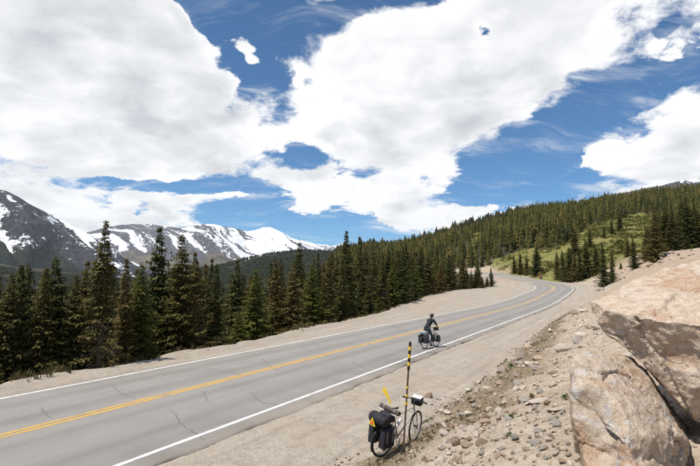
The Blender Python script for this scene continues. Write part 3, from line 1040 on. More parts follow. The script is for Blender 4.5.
# trees round the bend and the meadow: base row, tip row in the photograph, all on real ground
BEND = 'spruces around the bend and the clearing'
for (px, yb, yt, kd, wd, lab) in [
    (537, 276.5, 246, 'a', 1.15, 'full dark spruce standing alone at the far edge of the road bend'),
    (515, 274, 254, 'b', 1.1, None), (521, 275, 251, 'b', 1.0, None), (527, 275, 256, 'a', .9, None), (558, 280, 252, 'd', 1.2, None), (564, 281, 250, 'b', 1, None),
    (570, 281.5, 247, 'a', 1.0, None), (575, 281.5, 252, 'b', 1.0, None), (581, 280, 246, 'b', 1, None), (588, 277, 240, 'a', 1, None),
    (482, 288, 276, 'a', 1.4, 'small dark young spruce on the dirt mound inside the bend'), (487, 287, 276, 'b', 1.6, 'small pointed young spruce at the middle of the dirt mound'),
    (492, 286.5, 268, 'd', 1.5, 'thin spruce standing tallest on the dirt mound inside the bend'), (476, 288, 271, 'b', 1.5, 'pointed spruce at the pull-out end of the dirt mound')]:
    p = on_ground(px, yb, 40, 400)
    h = (yb - yt) / F * p[1]
    placed.append(p[:2])
    put_tree(kd, p[0], p[1], max(h, 1.2), lab or {'a': 'full dark', 'b': 'pointed dark', 'd': 'narrow'}[kd] + ' spruce behind the outer edge of the road bend', None if lab else BEND, wd)
for i in range(26):
    px = trng.uniform(436, 481); dep = trng.uniform(100, 128)
    x = (px - CX) / F * dep
    if math.hypot(x - 39, dep - 131) < 8 or not clear_of(x, dep, 1.6):
        continue
    _, S_q, d_q, dl_q, _, _, _, _ = ground_parts(np.array([x]), np.array([dep]))
    if dl_q[0] < .6:
        continue
    kd = 'abdgb'[i % 5]
    placed.append((x, dep))
    put_tree(kd, x, dep, trng.uniform(5.5, 9.5), {'a': 'full dark', 'b': 'pointed dark', 'd': 'narrow', 'g': 'brown-tinged'}[kd] + ' spruce at the far end of the gravel pull-out', 'spruces at the end of the pull-out')
for i, (px, yb, yt) in enumerate([(597, 268, 236), (603, 266, 230), (611, 268, 240), (628, 262, 232), (634, 262, 228), (647, 257, 222), (655, 254, 206), (661, 254, 212), (668, 250, 205),
                                  (675, 247, 204), (682, 247, 198), (690, 243, 196), (697, 240, 190), (652, 257, 228), (665, 251, 222), (686, 244, 214), (672, 249, 226), (694, 242, 206)]):
    dep = 104 + trng.uniform(-6, 22)
    x = (px - CX) / F * dep
    kd = 'abdab'[i % 5]
    zg = gz(x, dep)
    dv = px_dir(px, yt)
    h = min(max(CAMZ + dv[2] / dv[1] * dep - zg, 3.0), 13) * (.8 if px < 650 else 1)
    placed.append((x, dep))
    put_tree(kd, x, dep, h, {'a': 'full dark', 'b': 'pointed dark', 'd': 'narrow'}[kd] + ' spruce at the top of the dirt bank beside the clearing', 'spruces above the dirt bank', trng.uniform(.8, 1.05))
p = on_ground(621, 269, 30, 300)
put_tree('a', p[0], p[1], 7 / F * p[1], 'tiny young spruce alone on the bare dirt bank', None, 1.2)

# ------------------------------------------------------------------ forest on the hillside: too many to count
def low_tree(seed, tiers=10, seg=6):
    r = np.random.default_rng(seed)
    vs, fs = [], []
    for i in range(tiers):
        z0 = 0.02 + .94 * ((i + r.uniform(-.25, .25)) / tiers); z1 = min(1.0, z0 + 1.9 / tiers)
        R = (.165 * (1 - i / tiers) ** .9 + .010) * r.uniform(.75, 1.2)
        b = len(vs)
        vs.append((r.uniform(-.01, .01), r.uniform(-.01, .01), z1))
        a0 = r.uniform(0, 6.28)
        for k in range(seg * 2):
            a = a0 + 6.283 * k / (seg * 2)
            rr = R * (r.uniform(.6, 1.45) if k % 2 == 0 else r.uniform(.3, .55))
            vs.append((rr * math.cos(a), rr * math.sin(a), z0 + (r.uniform(-.05, .03) if k % 2 == 0 else .03)))
        for k in range(seg * 2):
            fs.append((b, b + 1 + k, b + 1 + (k + 1) % (seg * 2)))
    return np.array(vs), np.array(fs)


def lite_tree(seed):
    _, (cv, cf), _ = conifer(seed, 9.0, 1.7, 17, 6, .05, 0, .03, 2.3)
    v = np.array([tuple(q) for q in cv]) / 9.0
    f = np.array(cf)
    return v, np.concatenate([f[:, [0, 1, 2]], f[:, [0, 2, 3]]])


def forest(name, xs, ys, hs, mat, protos, label, seed, wid=(0.8, 1.25)):
    r = np.random.default_rng(seed)
    zs = ground_z(xs, ys)
    V, Fc, T = [], [], []
    base = 0
    which = r.integers(0, len(protos), len(xs))
    for q, (pv, pf) in enumerate(protos):
        idx = np.where(which == q)[0]
        if not len(idx):
            continue
        a = r.uniform(0, 6.28, len(idx)); wk = r.uniform(wid[0], wid[1], len(idx)) * hs[idx]
        ca, sa = np.cos(a)[:, None], np.sin(a)[:, None]
        vx = (pv[:, 0] * ca - pv[:, 1] * sa) * wk[:, None] + xs[idx][:, None]
        vy = (pv[:, 0] * sa + pv[:, 1] * ca) * wk[:, None] + ys[idx][:, None]
        vz = pv[:, 2] * hs[idx][:, None] + zs[idx][:, None]
        V.append(np.stack([vx, vy, vz], -1).reshape(-1, 3))
        Fc.append((pf[None] + (np.arange(len(idx)) * len(pv))[:, None, None] + base).reshape(-1, 3))
        T.append(np.repeat(r.random(len(idx)), len(pv)))
        base += len(idx) * len(pv)
    me = new_mesh(name, np.concatenate(V), np.concatenate(Fc))
    set_attr(me, 'tint', np.concatenate(T))
    o = obj(name, me, mat)
    return tag(o, label, 'forest', kind='stuff')


def forest_mat(name, a, b, c3):
    m, t = mat_new(name)
    tint = t.n('ShaderNodeAttribute', attribute_name='tint').outputs['Fac']
    pos = geo_pos(t)
    n = t.noise(pos, .02, 4, .6)
    n2 = t.noise(pos, 1.6, 3, .6)
    c = t.mix(t.smooth(tint, .1, .9), a, b)
    c = t.mix(t.smooth(t.math('ADD', tint, t.math('SUBTRACT', n, .5)), .72, 1.1), c, c3)
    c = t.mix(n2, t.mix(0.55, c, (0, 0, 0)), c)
    principled(t, c, .85, None, .12)
    return m


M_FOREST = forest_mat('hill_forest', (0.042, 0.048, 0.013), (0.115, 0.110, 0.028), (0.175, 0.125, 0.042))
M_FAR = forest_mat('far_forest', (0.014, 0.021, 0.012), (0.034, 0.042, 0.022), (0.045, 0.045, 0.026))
PR = [low_tree(i) for i in range(6)]
r = np.random.default_rng(9)
N = 26000
aa = np.radians(r.uniform(-10, 40, N)); rr_ = np.sqrt(r.uniform(56 ** 2, 640 ** 2, N))
xs, ys = rr_ * np.sin(aa), rr_ * np.cos(aa)
zz, S_, d_, dl_, dr_, r_, azx_, dep_ = ground_parts(xs, ys)
keep = ((dl_ > 12) & (d_ < 0)) | ((dr_ > np.where(S_ > 150, 4, 13)) & (d_ > 0) & (S_ > 70))
keep &= ~meadow_mask(xs, ys, zz, r_)
keep &= ~((np.abs(xs - 39) < 9) & (np.abs(ys - 131) < 8))
keep &= (np.exp(-(((xs - 63) / 9) ** 2 + ((ys - 222) / 18) ** 2)) < .35) | (d_ < 0)
keep &= ~((dr_ > 0) & (d_ > 0) & (r_ < 125))
clm = fbm(xs / 38, ys / 38, oct=4, seed=61)
keep &= clm + .3 * r.random(N) > -.22
# thin a grid so that no two stand in one spot
cell = {}
kk = []
for i in np.where(keep)[0]:
    g = 2.7 if r_[i] < 300 else 3.4
    c = (int(xs[i] / g), int(ys[i] / g), g)
    if c in cell:
        continue
    cell[c] = 1
    kk.append(i)
kk = np.array(kk)
pxk, pyk = project(xs[kk], ys[kk], zz[kk])
sparse_trees = meadow_mask(xs[kk], ys[kk] , zz[kk], r_[kk])
nearby = (r_[kk] < 185) & (pxk > -40) & (pxk < 740)
hh_ = (r.uniform(4.0, 11.0, len(kk)) + 3.0 * np.clip(clm[kk], -.3, .6) + 2.5 * (r.random(len(kk)) > .93)) * (1 - .25 * (r_[kk] < 120))
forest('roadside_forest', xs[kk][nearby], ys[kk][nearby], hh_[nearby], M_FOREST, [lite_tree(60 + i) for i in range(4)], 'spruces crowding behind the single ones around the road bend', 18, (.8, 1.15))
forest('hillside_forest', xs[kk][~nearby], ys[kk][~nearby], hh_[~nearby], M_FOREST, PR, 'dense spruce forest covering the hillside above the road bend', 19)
# a few scattered trees inside the clearing
ms = [on_ground(px, py, 110, 540) for px, py in [(575, 256), (590, 248), (604, 238), (612, 234), (620, 231)]]
for i, p in enumerate(ms):
    placed.append(p[:2])
    put_tree('abdb'[i % 4], p[0], p[1], trng.uniform(6, 10) , {'a': 'full dark', 'b': 'pointed dark', 'd': 'narrow'}['abdb'[i % 4]] + ' spruce scattered inside the green clearing', 'spruces inside the clearing', 1.05)

PF = [low_tree(20 + i, 2, 3) for i in range(4)]
N = 42000
aa = np.radians(r.uniform(-44, 20, N)); rr_ = np.sqrt(r.uniform(520 ** 2, 2550 ** 2, N))
xs, ys = rr_ * np.sin(aa), rr_ * np.cos(aa)
keep = fbm(xs / 160, ys / 160, oct=3, seed=63) > -.5
xs, ys = xs[keep], ys[keep]
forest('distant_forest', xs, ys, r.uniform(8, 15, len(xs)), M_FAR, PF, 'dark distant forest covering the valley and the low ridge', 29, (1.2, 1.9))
N = 2600
aa = np.radians(r.uniform(-46, -2, N)); rr_ = np.sqrt(r.uniform(55 ** 2, 520 ** 2, N))
xs, ys = rr_ * np.sin(aa), rr_ * np.cos(aa)
_, S_, d_, dl_, _, _, _, _ = ground_parts(xs, ys)
keep = (dl_ > 26)
forest('valley_forest', xs[keep], ys[keep], r.uniform(7, 12, keep.sum()), M_FOREST, PR, 'spruce forest on the slope falling away below the road', 39)

# ------------------------------------------------------------------ low shrubs (willow scrub) in the clearing: one mass
def leaf_blob(seed, n=26):
    r = np.random.default_rng(seed)
    vs, fs = [], []
    for i in range(n):
        v = r.normal(size=3); v /= np.linalg.norm(v); v[2] = abs(v[2])
        c = v * r.uniform(.55, 1) * np.array([.5, .5, .8])
        a = r.normal(size=3) * .17; b2 = r.normal(size=3) * .17
        b = len(vs)
        vs += [c, c + a, c + b2]
        fs.append((b, b + 1, b + 2))
    return np.array(vs), np.array(fs)


M_SCRUB = forest_mat('willow_scrub', (0.105, 0.110, 0.026), (0.165, 0.160, 0.040), (0.21, 0.18, 0.058))
N = 16000
aa = np.radians(r.uniform(8, 38, N)); rr_ = np.sqrt(r.uniform(118 ** 2, 540 ** 2, N))
xs, ys = rr_ * np.sin(aa), rr_ * np.cos(aa)
zz = ground_z(xs, ys)
keep = meadow_mask(xs, ys, zz, rr_) & (fbm(xs / 12, ys / 12, oct=3, seed=66) > -.15)
S_, d_ = road_sd(xs, ys)
keep &= (np.abs(d_) > 9)
forest('willow_scrub', xs[keep], ys[keep], r.uniform(.6, 1.9, keep.sum()), M_SCRUB, [leaf_blob(i) for i in range(4)], 'low yellow-green willow scrub filling the hillside clearing', 49, (1.0, 1.8))

# ------------------------------------------------------------------ rocks
def rock_mat(name, a, b, stain, grey, scale=1.0, stain_w=.5, grey_w=.35):
    m, t = mat_new(name)
    co = t.n('ShaderNodeTexCoord').outputs['Object']
    n1 = t.noise(co, 1.7 * scale, 6, .6, .4)
    n2 = t.noise(co, 9 * scale, 6, .68)
    n3 = t.noise(co, 60 * scale, 3, .7)
    n4 = t.noise(co, 3.1 * scale, 5, .62, .8)
    c = t.mix(t.smooth(n2, .3, .7), a, b)
    c = t.mix(t.math('MULTIPLY', t.smooth(n1, .53, .60), stain_w), c, stain)
    c = t.mix(t.math('MULTIPLY', t.smooth(n4, .52, .60), grey_w), c, grey)
    c = t.mix(t.math('MULTIPLY', t.smooth(n3, .56, .66), .62), c, tuple(v * .40 for v in stain))
    c = t.mix(t.math('MULTIPLY', t.smooth(n3, .42, .32), .5), c, (0.66, 0.61, 0.54))
    # hairline cracks
    wob = t.n('ShaderNodeVectorMath', {0: t.n('ShaderNodeTexNoise', {'Vector': co, 'Scale': 2.5 * scale, 'Detail': 4}).outputs['Color'], 1: (.5, .5, .5), 2: co}, operation='MULTIPLY_ADD')
    vo = t.n('ShaderNodeTexVoronoi', {'Vector': wob, 'Scale': 1.9 * scale}, feature='DISTANCE_TO_EDGE')
    crk = t.math('MULTIPLY', t.smooth(vo.outputs['Distance'], 0.0, 0.007, 1.0, 0.0), t.smooth(n1, .54, .62))
    c = t.mix(t.math('MULTIPLY', crk, .35), c, tuple(v * .35 for v in stain))
    hh = t.math('ADD', t.math('MULTIPLY', n2, .6), t.math('SUBTRACT', t.math('MULTIPLY', n3, .16), t.math('MULTIPLY', crk, .3)))
    bp = t.n('ShaderNodeBump', {'Height': hh, 'Strength': 0.9, 'Distance': 0.07 / scale})
    principled(t, c, .88, bp, .2)
    return m


M_BOULDER = rock_mat('tan_granite', (0.41, 0.305, 0.22), (0.57, 0.475, 0.375), (0.38, 0.22, 0.125), (0.50, 0.45, 0.39), 1.0, .55, .4)
M_BOULDER2 = rock_mat('grey_tan_granite', (0.39, 0.30, 0.22), (0.50, 0.42, 0.335), (0.36, 0.20, 0.10), (0.45, 0.43, 0.41), 1.2, .5, .8)
ROCKM = {'cream': rock_mat('cream_stone', (0.44, 0.37, 0.29), (0.56, 0.50, 0.43), (0.36, 0.24, 0.15), (0.50, 0.47, 0.43), 4.0),
         'tan': rock_mat('tan_stone', (0.33, 0.24, 0.165), (0.44, 0.34, 0.25), (0.28, 0.16, 0.09), (0.40, 0.36, 0.31), 4.0),
         'grey': rock_mat('grey_stone', (0.25, 0.22, 0.19), (0.38, 0.345, 0.305), (0.25, 0.18, 0.12), (0.35, 0.33, 0.30), 4.0),
         'brown': rock_mat('brown_stone', (0.19, 0.125, 0.085), (0.30, 0.215, 0.15), (0.20, 0.11, 0.065), (0.27, 0.23, 0.20), 4.0)}


def sight(px, py, depth):
    dv = px_dir(px, py)
    return Vector(dv) * (depth / dv[1]) + Vector((0, 0, CAMZ))


def boulder(name, pts, mat, voxel, seed, dents=(), rounding=10, amp=.05, facet=.22, chip=.036):
    bm = bmesh.new()
    P3d = [sight(*p) for p in pts]
    mid = sum(P3d, Vector()) / len(P3d)
    for p in P3d:
        bm.verts.new(mid + (p - mid) * 1.06)
    res = bmesh.ops.convex_hull(bm, input=bm.verts[:])
    bmesh.ops.delete(bm, geom=list({g for g in res['geom_interior'] + res['geom_unused'] if isinstance(g, bmesh.types.BMVert)}), context='VERTS')
    rc = np.random.default_rng(seed + 1)
    for k in range(30):                       # split-off corners: flat fracture faces
        nd = Vector(rc.normal(size=3)).normalized()
        sup = max(v.co.dot(nd) for v in bm.verts); inf = min(v.co.dot(nd) for v in bm.verts)
        cut = sup - (sup - inf) * rc.uniform(.01, chip)
        g = bmesh.ops.bisect_plane(bm, geom=bm.verts[:] + bm.edges[:] + bm.faces[:], plane_co=nd * cut, plane_no=nd, clear_outer=True)
        cos_ = [v.co.copy() for v in bm.verts]
        bm.free()
        bm = bmesh.new()
        for c_ in cos_:
            bm.verts.new(c_)
        res = bmesh.ops.convex_hull(bm, input=bm.verts[:])
        bmesh.ops.delete(bm, geom=list({q for q in res['geom_interior'] + res['geom_unused'] if isinstance(q, bmesh.types.BMVert)}), context='VERTS')
    me0 = bpy.data.meshes.new(name); bm.to_mesh(me0); bm.free()
    tmp = bpy.data.objects.new(name + '_hull', me0); COL.objects.link(tmp)
    md = tmp.modifiers.new('remesh', 'REMESH'); md.mode = 'VOXEL'; md.voxel_size = voxel
    sm_ = tmp.modifiers.new('smooth', 'SMOOTH'); sm_.iterations = rounding; sm_.factor = .5
    dg = bpy.context.evaluated_depsgraph_get()
    me = bpy.data.meshes.new_from_object(tmp.evaluated_get(dg))
    bpy.data.objects.remove(tmp); bpy.data.meshes.remove(me0)
    n = len(me.vertices)
    co = np.empty(n * 3); me.vertices.foreach_get('co', co); co = co.reshape(-1, 3)
    no = np.empty(n * 3); me.vertices.foreach_get('normal', no); no = no.reshape(-1, 3)
    c = co.mean(0)
    big_ = fbm(co[:, 0] * 1.6, co[:, 1] * 1.6, co[:, 2] * 1.6, 3, seed)
    rid = fbm(co[:, 0] * 3.5, co[:, 1] * 3.5, co[:, 2] * 5.0, 4, seed + 7, ridged=True)
    fin = fbm(co[:, 0] * 15, co[:, 1] * 15, co[:, 2] * 15, 3, seed + 3)
    # flat fractured facets: quantise the large noise
    step = np.round(big_ * 4) / 4
    disp = amp * (0.9 * big_ + .35 * (step - big_) + .55 * (rid - .3)) + .010 * fin + .005 * fbm(co[:, 0] * 40, co[:, 1] * 40, co[:, 2] * 40, 2, seed + 31)
    pit = sst(.45, .6, fbm(co[:, 0] * 9, co[:, 1] * 9, co[:, 2] * 9, 2, seed + 15))
    disp -= .014 * pit
    # fracture planes: each cell tilts a little, joints are cut in
    rg = np.random.default_rng(seed)
    lo, hi = co.min(0), co.max(0)
    sd = lo + (hi - lo) * rg.random((46, 3))
    tl = rg.normal(size=(46, 3)) * .16
    wob = np.stack([fbm(co[:, 0] * 4 + k * 9, co[:, 1] * 4, co[:, 2] * 4, 3, seed + 40 + k) for k in range(3)], 1) * .10
    d2 = np.sqrt((((co + wob)[:, None] - sd[None]) ** 2).sum(2))
    o2 = np.argsort(d2, 1)[:, :2]
    f1 = d2[np.arange(n), o2[:, 0]]; f2 = d2[np.arange(n), o2[:, 1]]
    disp += ((co - sd[o2[:, 0]]) * tl[o2[:, 0]]).sum(1) * facet
    disp -= .030 * np.exp(-((f2 - f1) / .012) ** 2) * sst(.25, .6, rg.random(46))[o2[:, 0]]
    ppx, ppy = project(co[:, 0], co[:, 1], co[:, 2])
    for (px, py, rr, dd) in dents:
        hit = np.where(np.hypot(ppx - px, ppy - py) < 4)[0]
        if not len(hit):
            continue
        q = co[hit[np.argmin(co[hit, 1])]]
        disp -= dd * np.exp(-(((co - q) ** 2).sum(1) / rr ** 2) ** 1.5)
    co = co + no * disp[:, None]
    org = np.array([c[0], c[1], co[:, 2].min()])
    me.vertices.foreach_set('co', (co - org).astype(np.float32).ravel())
    me.update()
    me.polygons.foreach_set('use_smooth', np.ones(len(me.polygons), bool))
    me.materials.clear()
    return obj(name, me, mat, None, tuple(org))


o = boulder('boulder', [(592, 307, 5.0), (597, 323, 4.7), (609, 292, 5.3), (640, 281, 5.5), (670, 273, 5.7), (700, 266, 5.9), (770, 252, 6.0), (850, 258, 5.8), (900, 320, 5.3),
                        (616, 348, 4.42), (636, 372, 4.32), (662, 397, 4.28), (700, 416, 4.32), (780, 430, 4.6), (870, 420, 4.8),
                        (640, 335, 4.2), (700, 330, 3.95), (790, 330, 3.85), (690, 358, 3.98), (780, 385, 3.95), (860, 360, 4.4),
                        (640, 302, 6.6), (700, 281, 7.0), (820, 276, 7.0), (700, 380, 6.3), (640, 340, 6.0), (840, 390, 6.4)],
            M_BOULDER, .014, 5, [(676, 358, .14, .07), (612, 330, .11, .05), (655, 310, .14, -.03), (630, 350, .10, .05)], 7, .045)
tag(o, 'huge tan rounded boulder with a shaded underside, resting on a smaller one', 'boulder')
o = boulder('boulder', [(572, 359, 4.45), (598, 349, 4.65), (622, 352, 4.8), (640, 368, 4.7), (655, 392, 4.5), (668, 415, 4.3), (681, 440, 4.1), (678, 475, 3.9),
                        (569, 386, 4.12), (612, 410, 3.80), (628, 398, 4.05), (590, 432, 3.95), (600, 470, 3.78), (606, 560, 3.7), (626, 440, 3.66), (650, 436, 3.74), (640, 485, 3.5), (672, 505, 3.65), (640, 570, 3.6),
                        (600, 380, 5.3), (650, 400, 5.3), (700, 450, 4.9), (690, 530, 4.5), (620, 560, 4.6), (580, 450, 4.6)],
            M_BOULDER2, .012, 23, [(588, 402, .12, .16), (598, 418, .12, .12), (592, 440, .14, .10), (598, 462, .12, .07), (655, 440, .07, -.03), (645, 455, .05, .03)], 4, .020)
tag(o, 'angular boulder with a flat pale grey face and a dark hollow, under the huge one', 'boulder')


def rock_shape(seed, sub=2, flat=.65):
    r = np.random.default_rng(seed)
    bm = bmesh.new()
    bmesh.ops.create_icosphere(bm, subdivisions=sub, radius=1)
    co = np.array([v.co[:] for v in bm.verts])
    nrm = r.normal(size=(13, 3)); nrm /= np.linalg.norm(nrm, axis=1)[:, None]
    dd = r.uniform(.42, .85, 13)
    dots = co @ nrm.T
    k = np.where(dots > .05, dd / np.maximum(dots, .05), 9).min(1)
    k = np.minimum(k, 1.15)
    co = co * k[:, None] * np.array([1.0, r.uniform(.6, .9), flat * r.uniform(.7, 1.1)])
    co += .012 * r.normal(size=co.shape)
    for v, q in zip(bm.verts, co):
        v.co = q
    me = bpy.data.meshes.new('rock'); bm.to_mesh(me); bm.free()
    me.polygons.foreach_set('use_smooth', np.ones(len(me.polygons), bool))
    me.set_sharp_from_angle(angle=rad(16))
    return me


ROCKS = {}
for ci, cname in enumerate(ROCKM):
    for q in range(6):
        me = rock_shape(100 + q + ci * 10, 3)
        me.materials.append(ROCKM[cname])
        ROCKS[(cname, q)] = me
rrng = random.Random(31)
rock_spots = []


def put_rock(px, py, size_px, cname, label, group=None, sink=.3, flat=1.0):
    p = on_ground(px, py, 2.5, 140)
    s = size_px / F * p[1] * .5
    for (a, b, q) in rock_spots:
        if (a - p[0]) ** 2 + (b - p[1]) ** 2 < (q + s) ** 2 * .6:
            return None
    rock_spots.append((p[0], p[1], s))
    o = obj('rock', ROCKS[(cname, rrng.randrange(6))], None, None, (p[0], p[1], p[2] + s * .42 * flat - s * sink * .6),
            (rrng.uniform(-.3, .3), rrng.uniform(-.3, .3), rrng.uniform(0, 6.28)))
    o.scale = (s * rrng.uniform(.9, 1.1), s * rrng.uniform(.85, 1.15), s * rrng.uniform(.75, 1.1) * flat)
    return tag(o, label, 'rock', group)


put_rock(428, 398, 10, 'tan', 'orange-tan pointed stone lying on the gravel beside the leaning bicycle', flat=1.4)
put_rock(431.5, 405.5, 5, 'cream', 'small white stone on the gravel next to the orange-tan one')
put_rock(447, 414, 12, 'cream', 'largest whitish stone of the three at the edge of the gravel')
put_rock(441.5, 418.5, 8, 'cream', 'small round white stone touching the largest whitish one')
put_rock(444, 427, 9, 'cream', 'rounded white stone standing apart below the pair of whitish ones')
put_rock(441, 462, 15, 'cream', 'pale round stone among the dark rocks near the bicycle wheel')
put_rock(457, 445, 16, 'brown', 'broad brown slab of rock among the rubble beside the bicycle')
put_rock(487, 390, 10, 'cream', 'pale stone in the brown turf strip along the gravel')
put_rock(518, 390, 9, 'cream', 'small pale stone with a flat top midway up the dirt slope')
put_rock(537, 371, 13, 'grey', 'long grey slab lying on the dirt slope')
put_rock(537, 445, 15, 'grey', 'broken grey rock with a pale side on the dirt slope')
put_rock(548, 441, 12, 'cream', 'tilted pale block beside the broken grey rock')
put_rock(556, 425, 14, 'grey', 'dark grey rock next to a tuft on the dirt slope')
put_rock(516, 440, 15, 'grey', 'jagged grey rock below the two green plants')
put_rock(561, 352, 16, 'cream', 'pale slab just above the angular boulder')
put_rock(577, 343, 14, 'grey', 'flat grey slab between the boulders and the road')
put_rock(596, 331, 13, 'cream', 'whitish block tucked against the huge boulder')
LAB = {'cream': 'cream coloured stone', 'tan': 'tan stone', 'grey': 'grey stone', 'brown': 'reddish brown stone'}
NEAR = [(415, 466), (436, 436), (436, 410), (470, 386), (520, 352), (560, 320), (590, 302), (598, 314), (604, 340), (572, 352), (566, 388), (586, 430), (596, 466)]
FARB = [(588, 283), (640, 261), (700, 239), (700, 254), (640, 271), (606, 290), (594, 297)]
n = 0
while n < 245:
    px, py = rrng.uniform(415, 605), rrng.uniform(300, 468)
    if not in_poly(np.array([px]), np.array([py]), NEAR)[0]:
        continue
    big_ = rrng.random()
    sz = rrng.uniform(3.0, 6) if big_ < .62 else rrng.uniform(6, 10) if big_ < .9 else rrng.uniform(10, 16)
    sz *= np.interp(py, [300, 350, 466], [.75, 1.0, 1.3])
    dist = np.interp(px, [430, 500, 600], [0, 1, 1])
    cn = rrng.choices(['cream', 'tan', 'grey', 'brown'], [.36, .26, .22, .16])[0]
    if put_rock(px, py, sz, cn, LAB[cn] + (' on the dirt slope beside the road' if py < 390 else ' in the rubble at the foot of the dirt slope'), 'stones on the dirt slope'):
        n += 1
n = 0
while n < 46:
    px, py = rrng.uniform(588, 700), rrng.uniform(239, 297)
    if not in_poly(np.array([px]), np.array([py]), FARB)[0]:
        continue
    cn = rrng.choices(['cream', 'tan', 'grey', 'brown'], [.5, .25, .15, .1])[0]
    if put_rock(px, py, rrng.uniform(2, 6), cn, LAB[cn] + ' on the bare bank behind the huge boulder', 'stones on the bare bank'):
        n += 1

# pebbles and rubble: uncountable
def scatter(name, pv, pf, xs, ys, zs, sc, mat, label, cat, seed, tilt=.4):
    r = np.random.default_rng(seed)
    V, Fc, T = [], [], []
    base = 0
    which = r.integers(0, len(pv), len(xs))
    for q in range(len(pv)):
        idx = np.where(which == q)[0]
        k = len(idx)
        if not k:
            continue
        a = r.uniform(0, 6.28, k)[:, None]
        P0 = pv[q][None] * sc[idx][:, None, None] * r.uniform(.75, 1.25, (k, 1, 3))
        x = P0[..., 0] * np.cos(a) - P0[..., 1] * np.sin(a)
        y = P0[..., 0] * np.sin(a) + P0[..., 1] * np.cos(a)
        z = P0[..., 2] + tilt * r.uniform(-1, 1, (k, 1)) * P0[..., 0]
        V.append(np.stack([x + xs[idx][:, None], y + ys[idx][:, None], z + zs[idx][:, None]], -1).reshape(-1, 3))
        Fc.append((pf[q][None] + (np.arange(k) * pv[q].shape[0])[:, None, None] + base).reshape(-1, pf[q].shape[1]))
        T.append(np.repeat(r.random(k), pv[q].shape[0]))
        base += k * pv[q].shape[0]
    me = new_mesh(name, np.concatenate(V), np.concatenate(Fc))
    set_attr(me, 'tint', np.concatenate(T))
    return tag(obj(name, me, mat), label, cat, kind='stuff')


pv, pf = [], []
for q in range(7):
    me = rock_shape(300 + q, 1)
    pv.append(np.array([v.co[:] for v in me.vertices])); pf.append(np.array([p.vertices[:] for p in me.polygons]))
    bpy.data.meshes.remove(me)
M_PEB, t = mat_new('pebbles')
tint = t.n('ShaderNodeAttribute', attribute_name='tint').outputs['Fac']
rp = t.n('ShaderNodeValToRGB', {0: tint})
cr = rp.color_ramp
cr.elements[0].color = (0.16, 0.115, 0.08, 1); cr.elements[1].color = (0.56, 0.51, 0.45, 1)
for ps, cc in ((.25, (0.31, 0.235, 0.17, 1)), (.5, (0.37, 0.31, 0.25, 1)), (.75, (0.46, 0.38, 0.30, 1))):
    e_ = cr.elements.new(ps); e_.color = cc
nz = t.noise(geo_pos(t), 45, 3, .6)
principled(t, t.mix(t.math('MULTIPLY', nz, .5), rp.outputs[0], (0.2, 0.15, 0.11)), .9, None, .15)
r = np.random.default_rng(41)
N = 34000
ss_ = -12 + 62 * r.random(N) ** 1.6; dd_ = HW + 3.2 + 12 * r.random(N) ** 1.15
xs, ys, _ = road_point(ss_, dd_)
zz, S_, d_, dl_, dr_, r_, _, _ = ground_parts(xs, ys)
clump = fbm(xs / .8, ys / .8, oct=3, seed=81)
keep = (dr_ > -.3) & (r_ > 3.2) & (ys > 2) & (r.random(N) < .55 + clump)
sc = .010 + .065 * r.random(N) ** 2.7
scatter('rubble', pv, pf, xs[keep], ys[keep], (zz + sc * .15)[keep], sc[keep] * (1 + .25 * (r_[keep] > 25)), M_PEB, 'loose pebbles and small rubble strewn over the dirt slope', 'rubble', 42)
N = 9000
ss_ = -16 + 60 * r.random(N) ** 1.4; left = r.random(N) < .3
gw = np.where(left, gravel_left(ss_), gravel_right(ss_))
dd_ = np.where(left, -1, 1) * (HW + .45 + (gw - .3) * r.random(N) ** .8)
xs, ys, _ = road_point(ss_, dd_)
zz, S_, d_, dl_, dr_, r_, _, _ = ground_parts(xs, ys)
sc = .006 + .014 * r.random(N) ** 4
scatter('gravel', pv, pf, xs, ys, zz + sc * .2, sc, M_PEB, 'loose gravel stones scattered along both road shoulders', 'gravel', 43)

# grass and dry weeds
def tuft(seed, n=12):
    r = np.random.default_rng(seed)
    vs, fs = [], []
    for i in range(n):
        a = r.uniform(0, 6.28); l = r.uniform(.5, 1.1); o_ = r.normal(size=2) * .18
        le = r.uniform(.15, .7)
        ba = np.array([o_[0], o_[1], -.03]); tip = ba + np.array([math.cos(a) * le * l, math.sin(a) * le * l, l])
        w_ = np.array([-math.sin(a), math.cos(a), 0]) * .045
        mid = (ba + tip) / 2 + np.array([0, 0, .12 * l])
        b = len(vs)
        vs += [ba - w_, ba + w_, mid + w_ * .7, tip]
        fs += [(b, b + 1, b + 2), (b, b + 2, b + 3)]
    return np.array(vs), np.array(fs)


tv = [tuft(i) for i in range(6)]
M_GRASS = forest_mat('dry_grass', (0.085, 0.078, 0.028), (0.20, 0.16, 0.072), (0.28, 0.215, 0.12))
N = 9000
ss_ = -12 + 48 * r.random(N) ** 1.3; dd_ = HW + gravel_right(ss_) + np.maximum(r.normal(size=N) * .75 + .95, .05)
xs, ys, _ = road_point(ss_, dd_)
cl = fbm(xs / .9, ys / .9, oct=3, seed=83)
k1 = (cl > .0) & (r.random(N) < .75)
N2 = 3200
ss2 = -20 + 90 * r.random(N2) ** 1.2; d2_ = -(HW + gravel_left(ss2) + r.normal(size=N2) * .5 + .45)
x2, y2, _ = road_point(ss2, d2_)
k2 = fbm(x2 / 1.6, y2 / 1.6, oct=2, seed=84) > .02
xs = np.concatenate([xs[k1], x2[k2]]); ys = np.concatenate([ys[k1], y2[k2]])
hs = np.concatenate([r.uniform(.025, .085, k1.sum()), r.uniform(.08, .36, k2.sum())])
scatter('grass', [a for a, b in tv], [b for a, b in tv], xs, ys, ground_z(xs, ys), hs, M_GRASS, 'dry short grass along the edges of the gravel', 'grass', 44, 0)


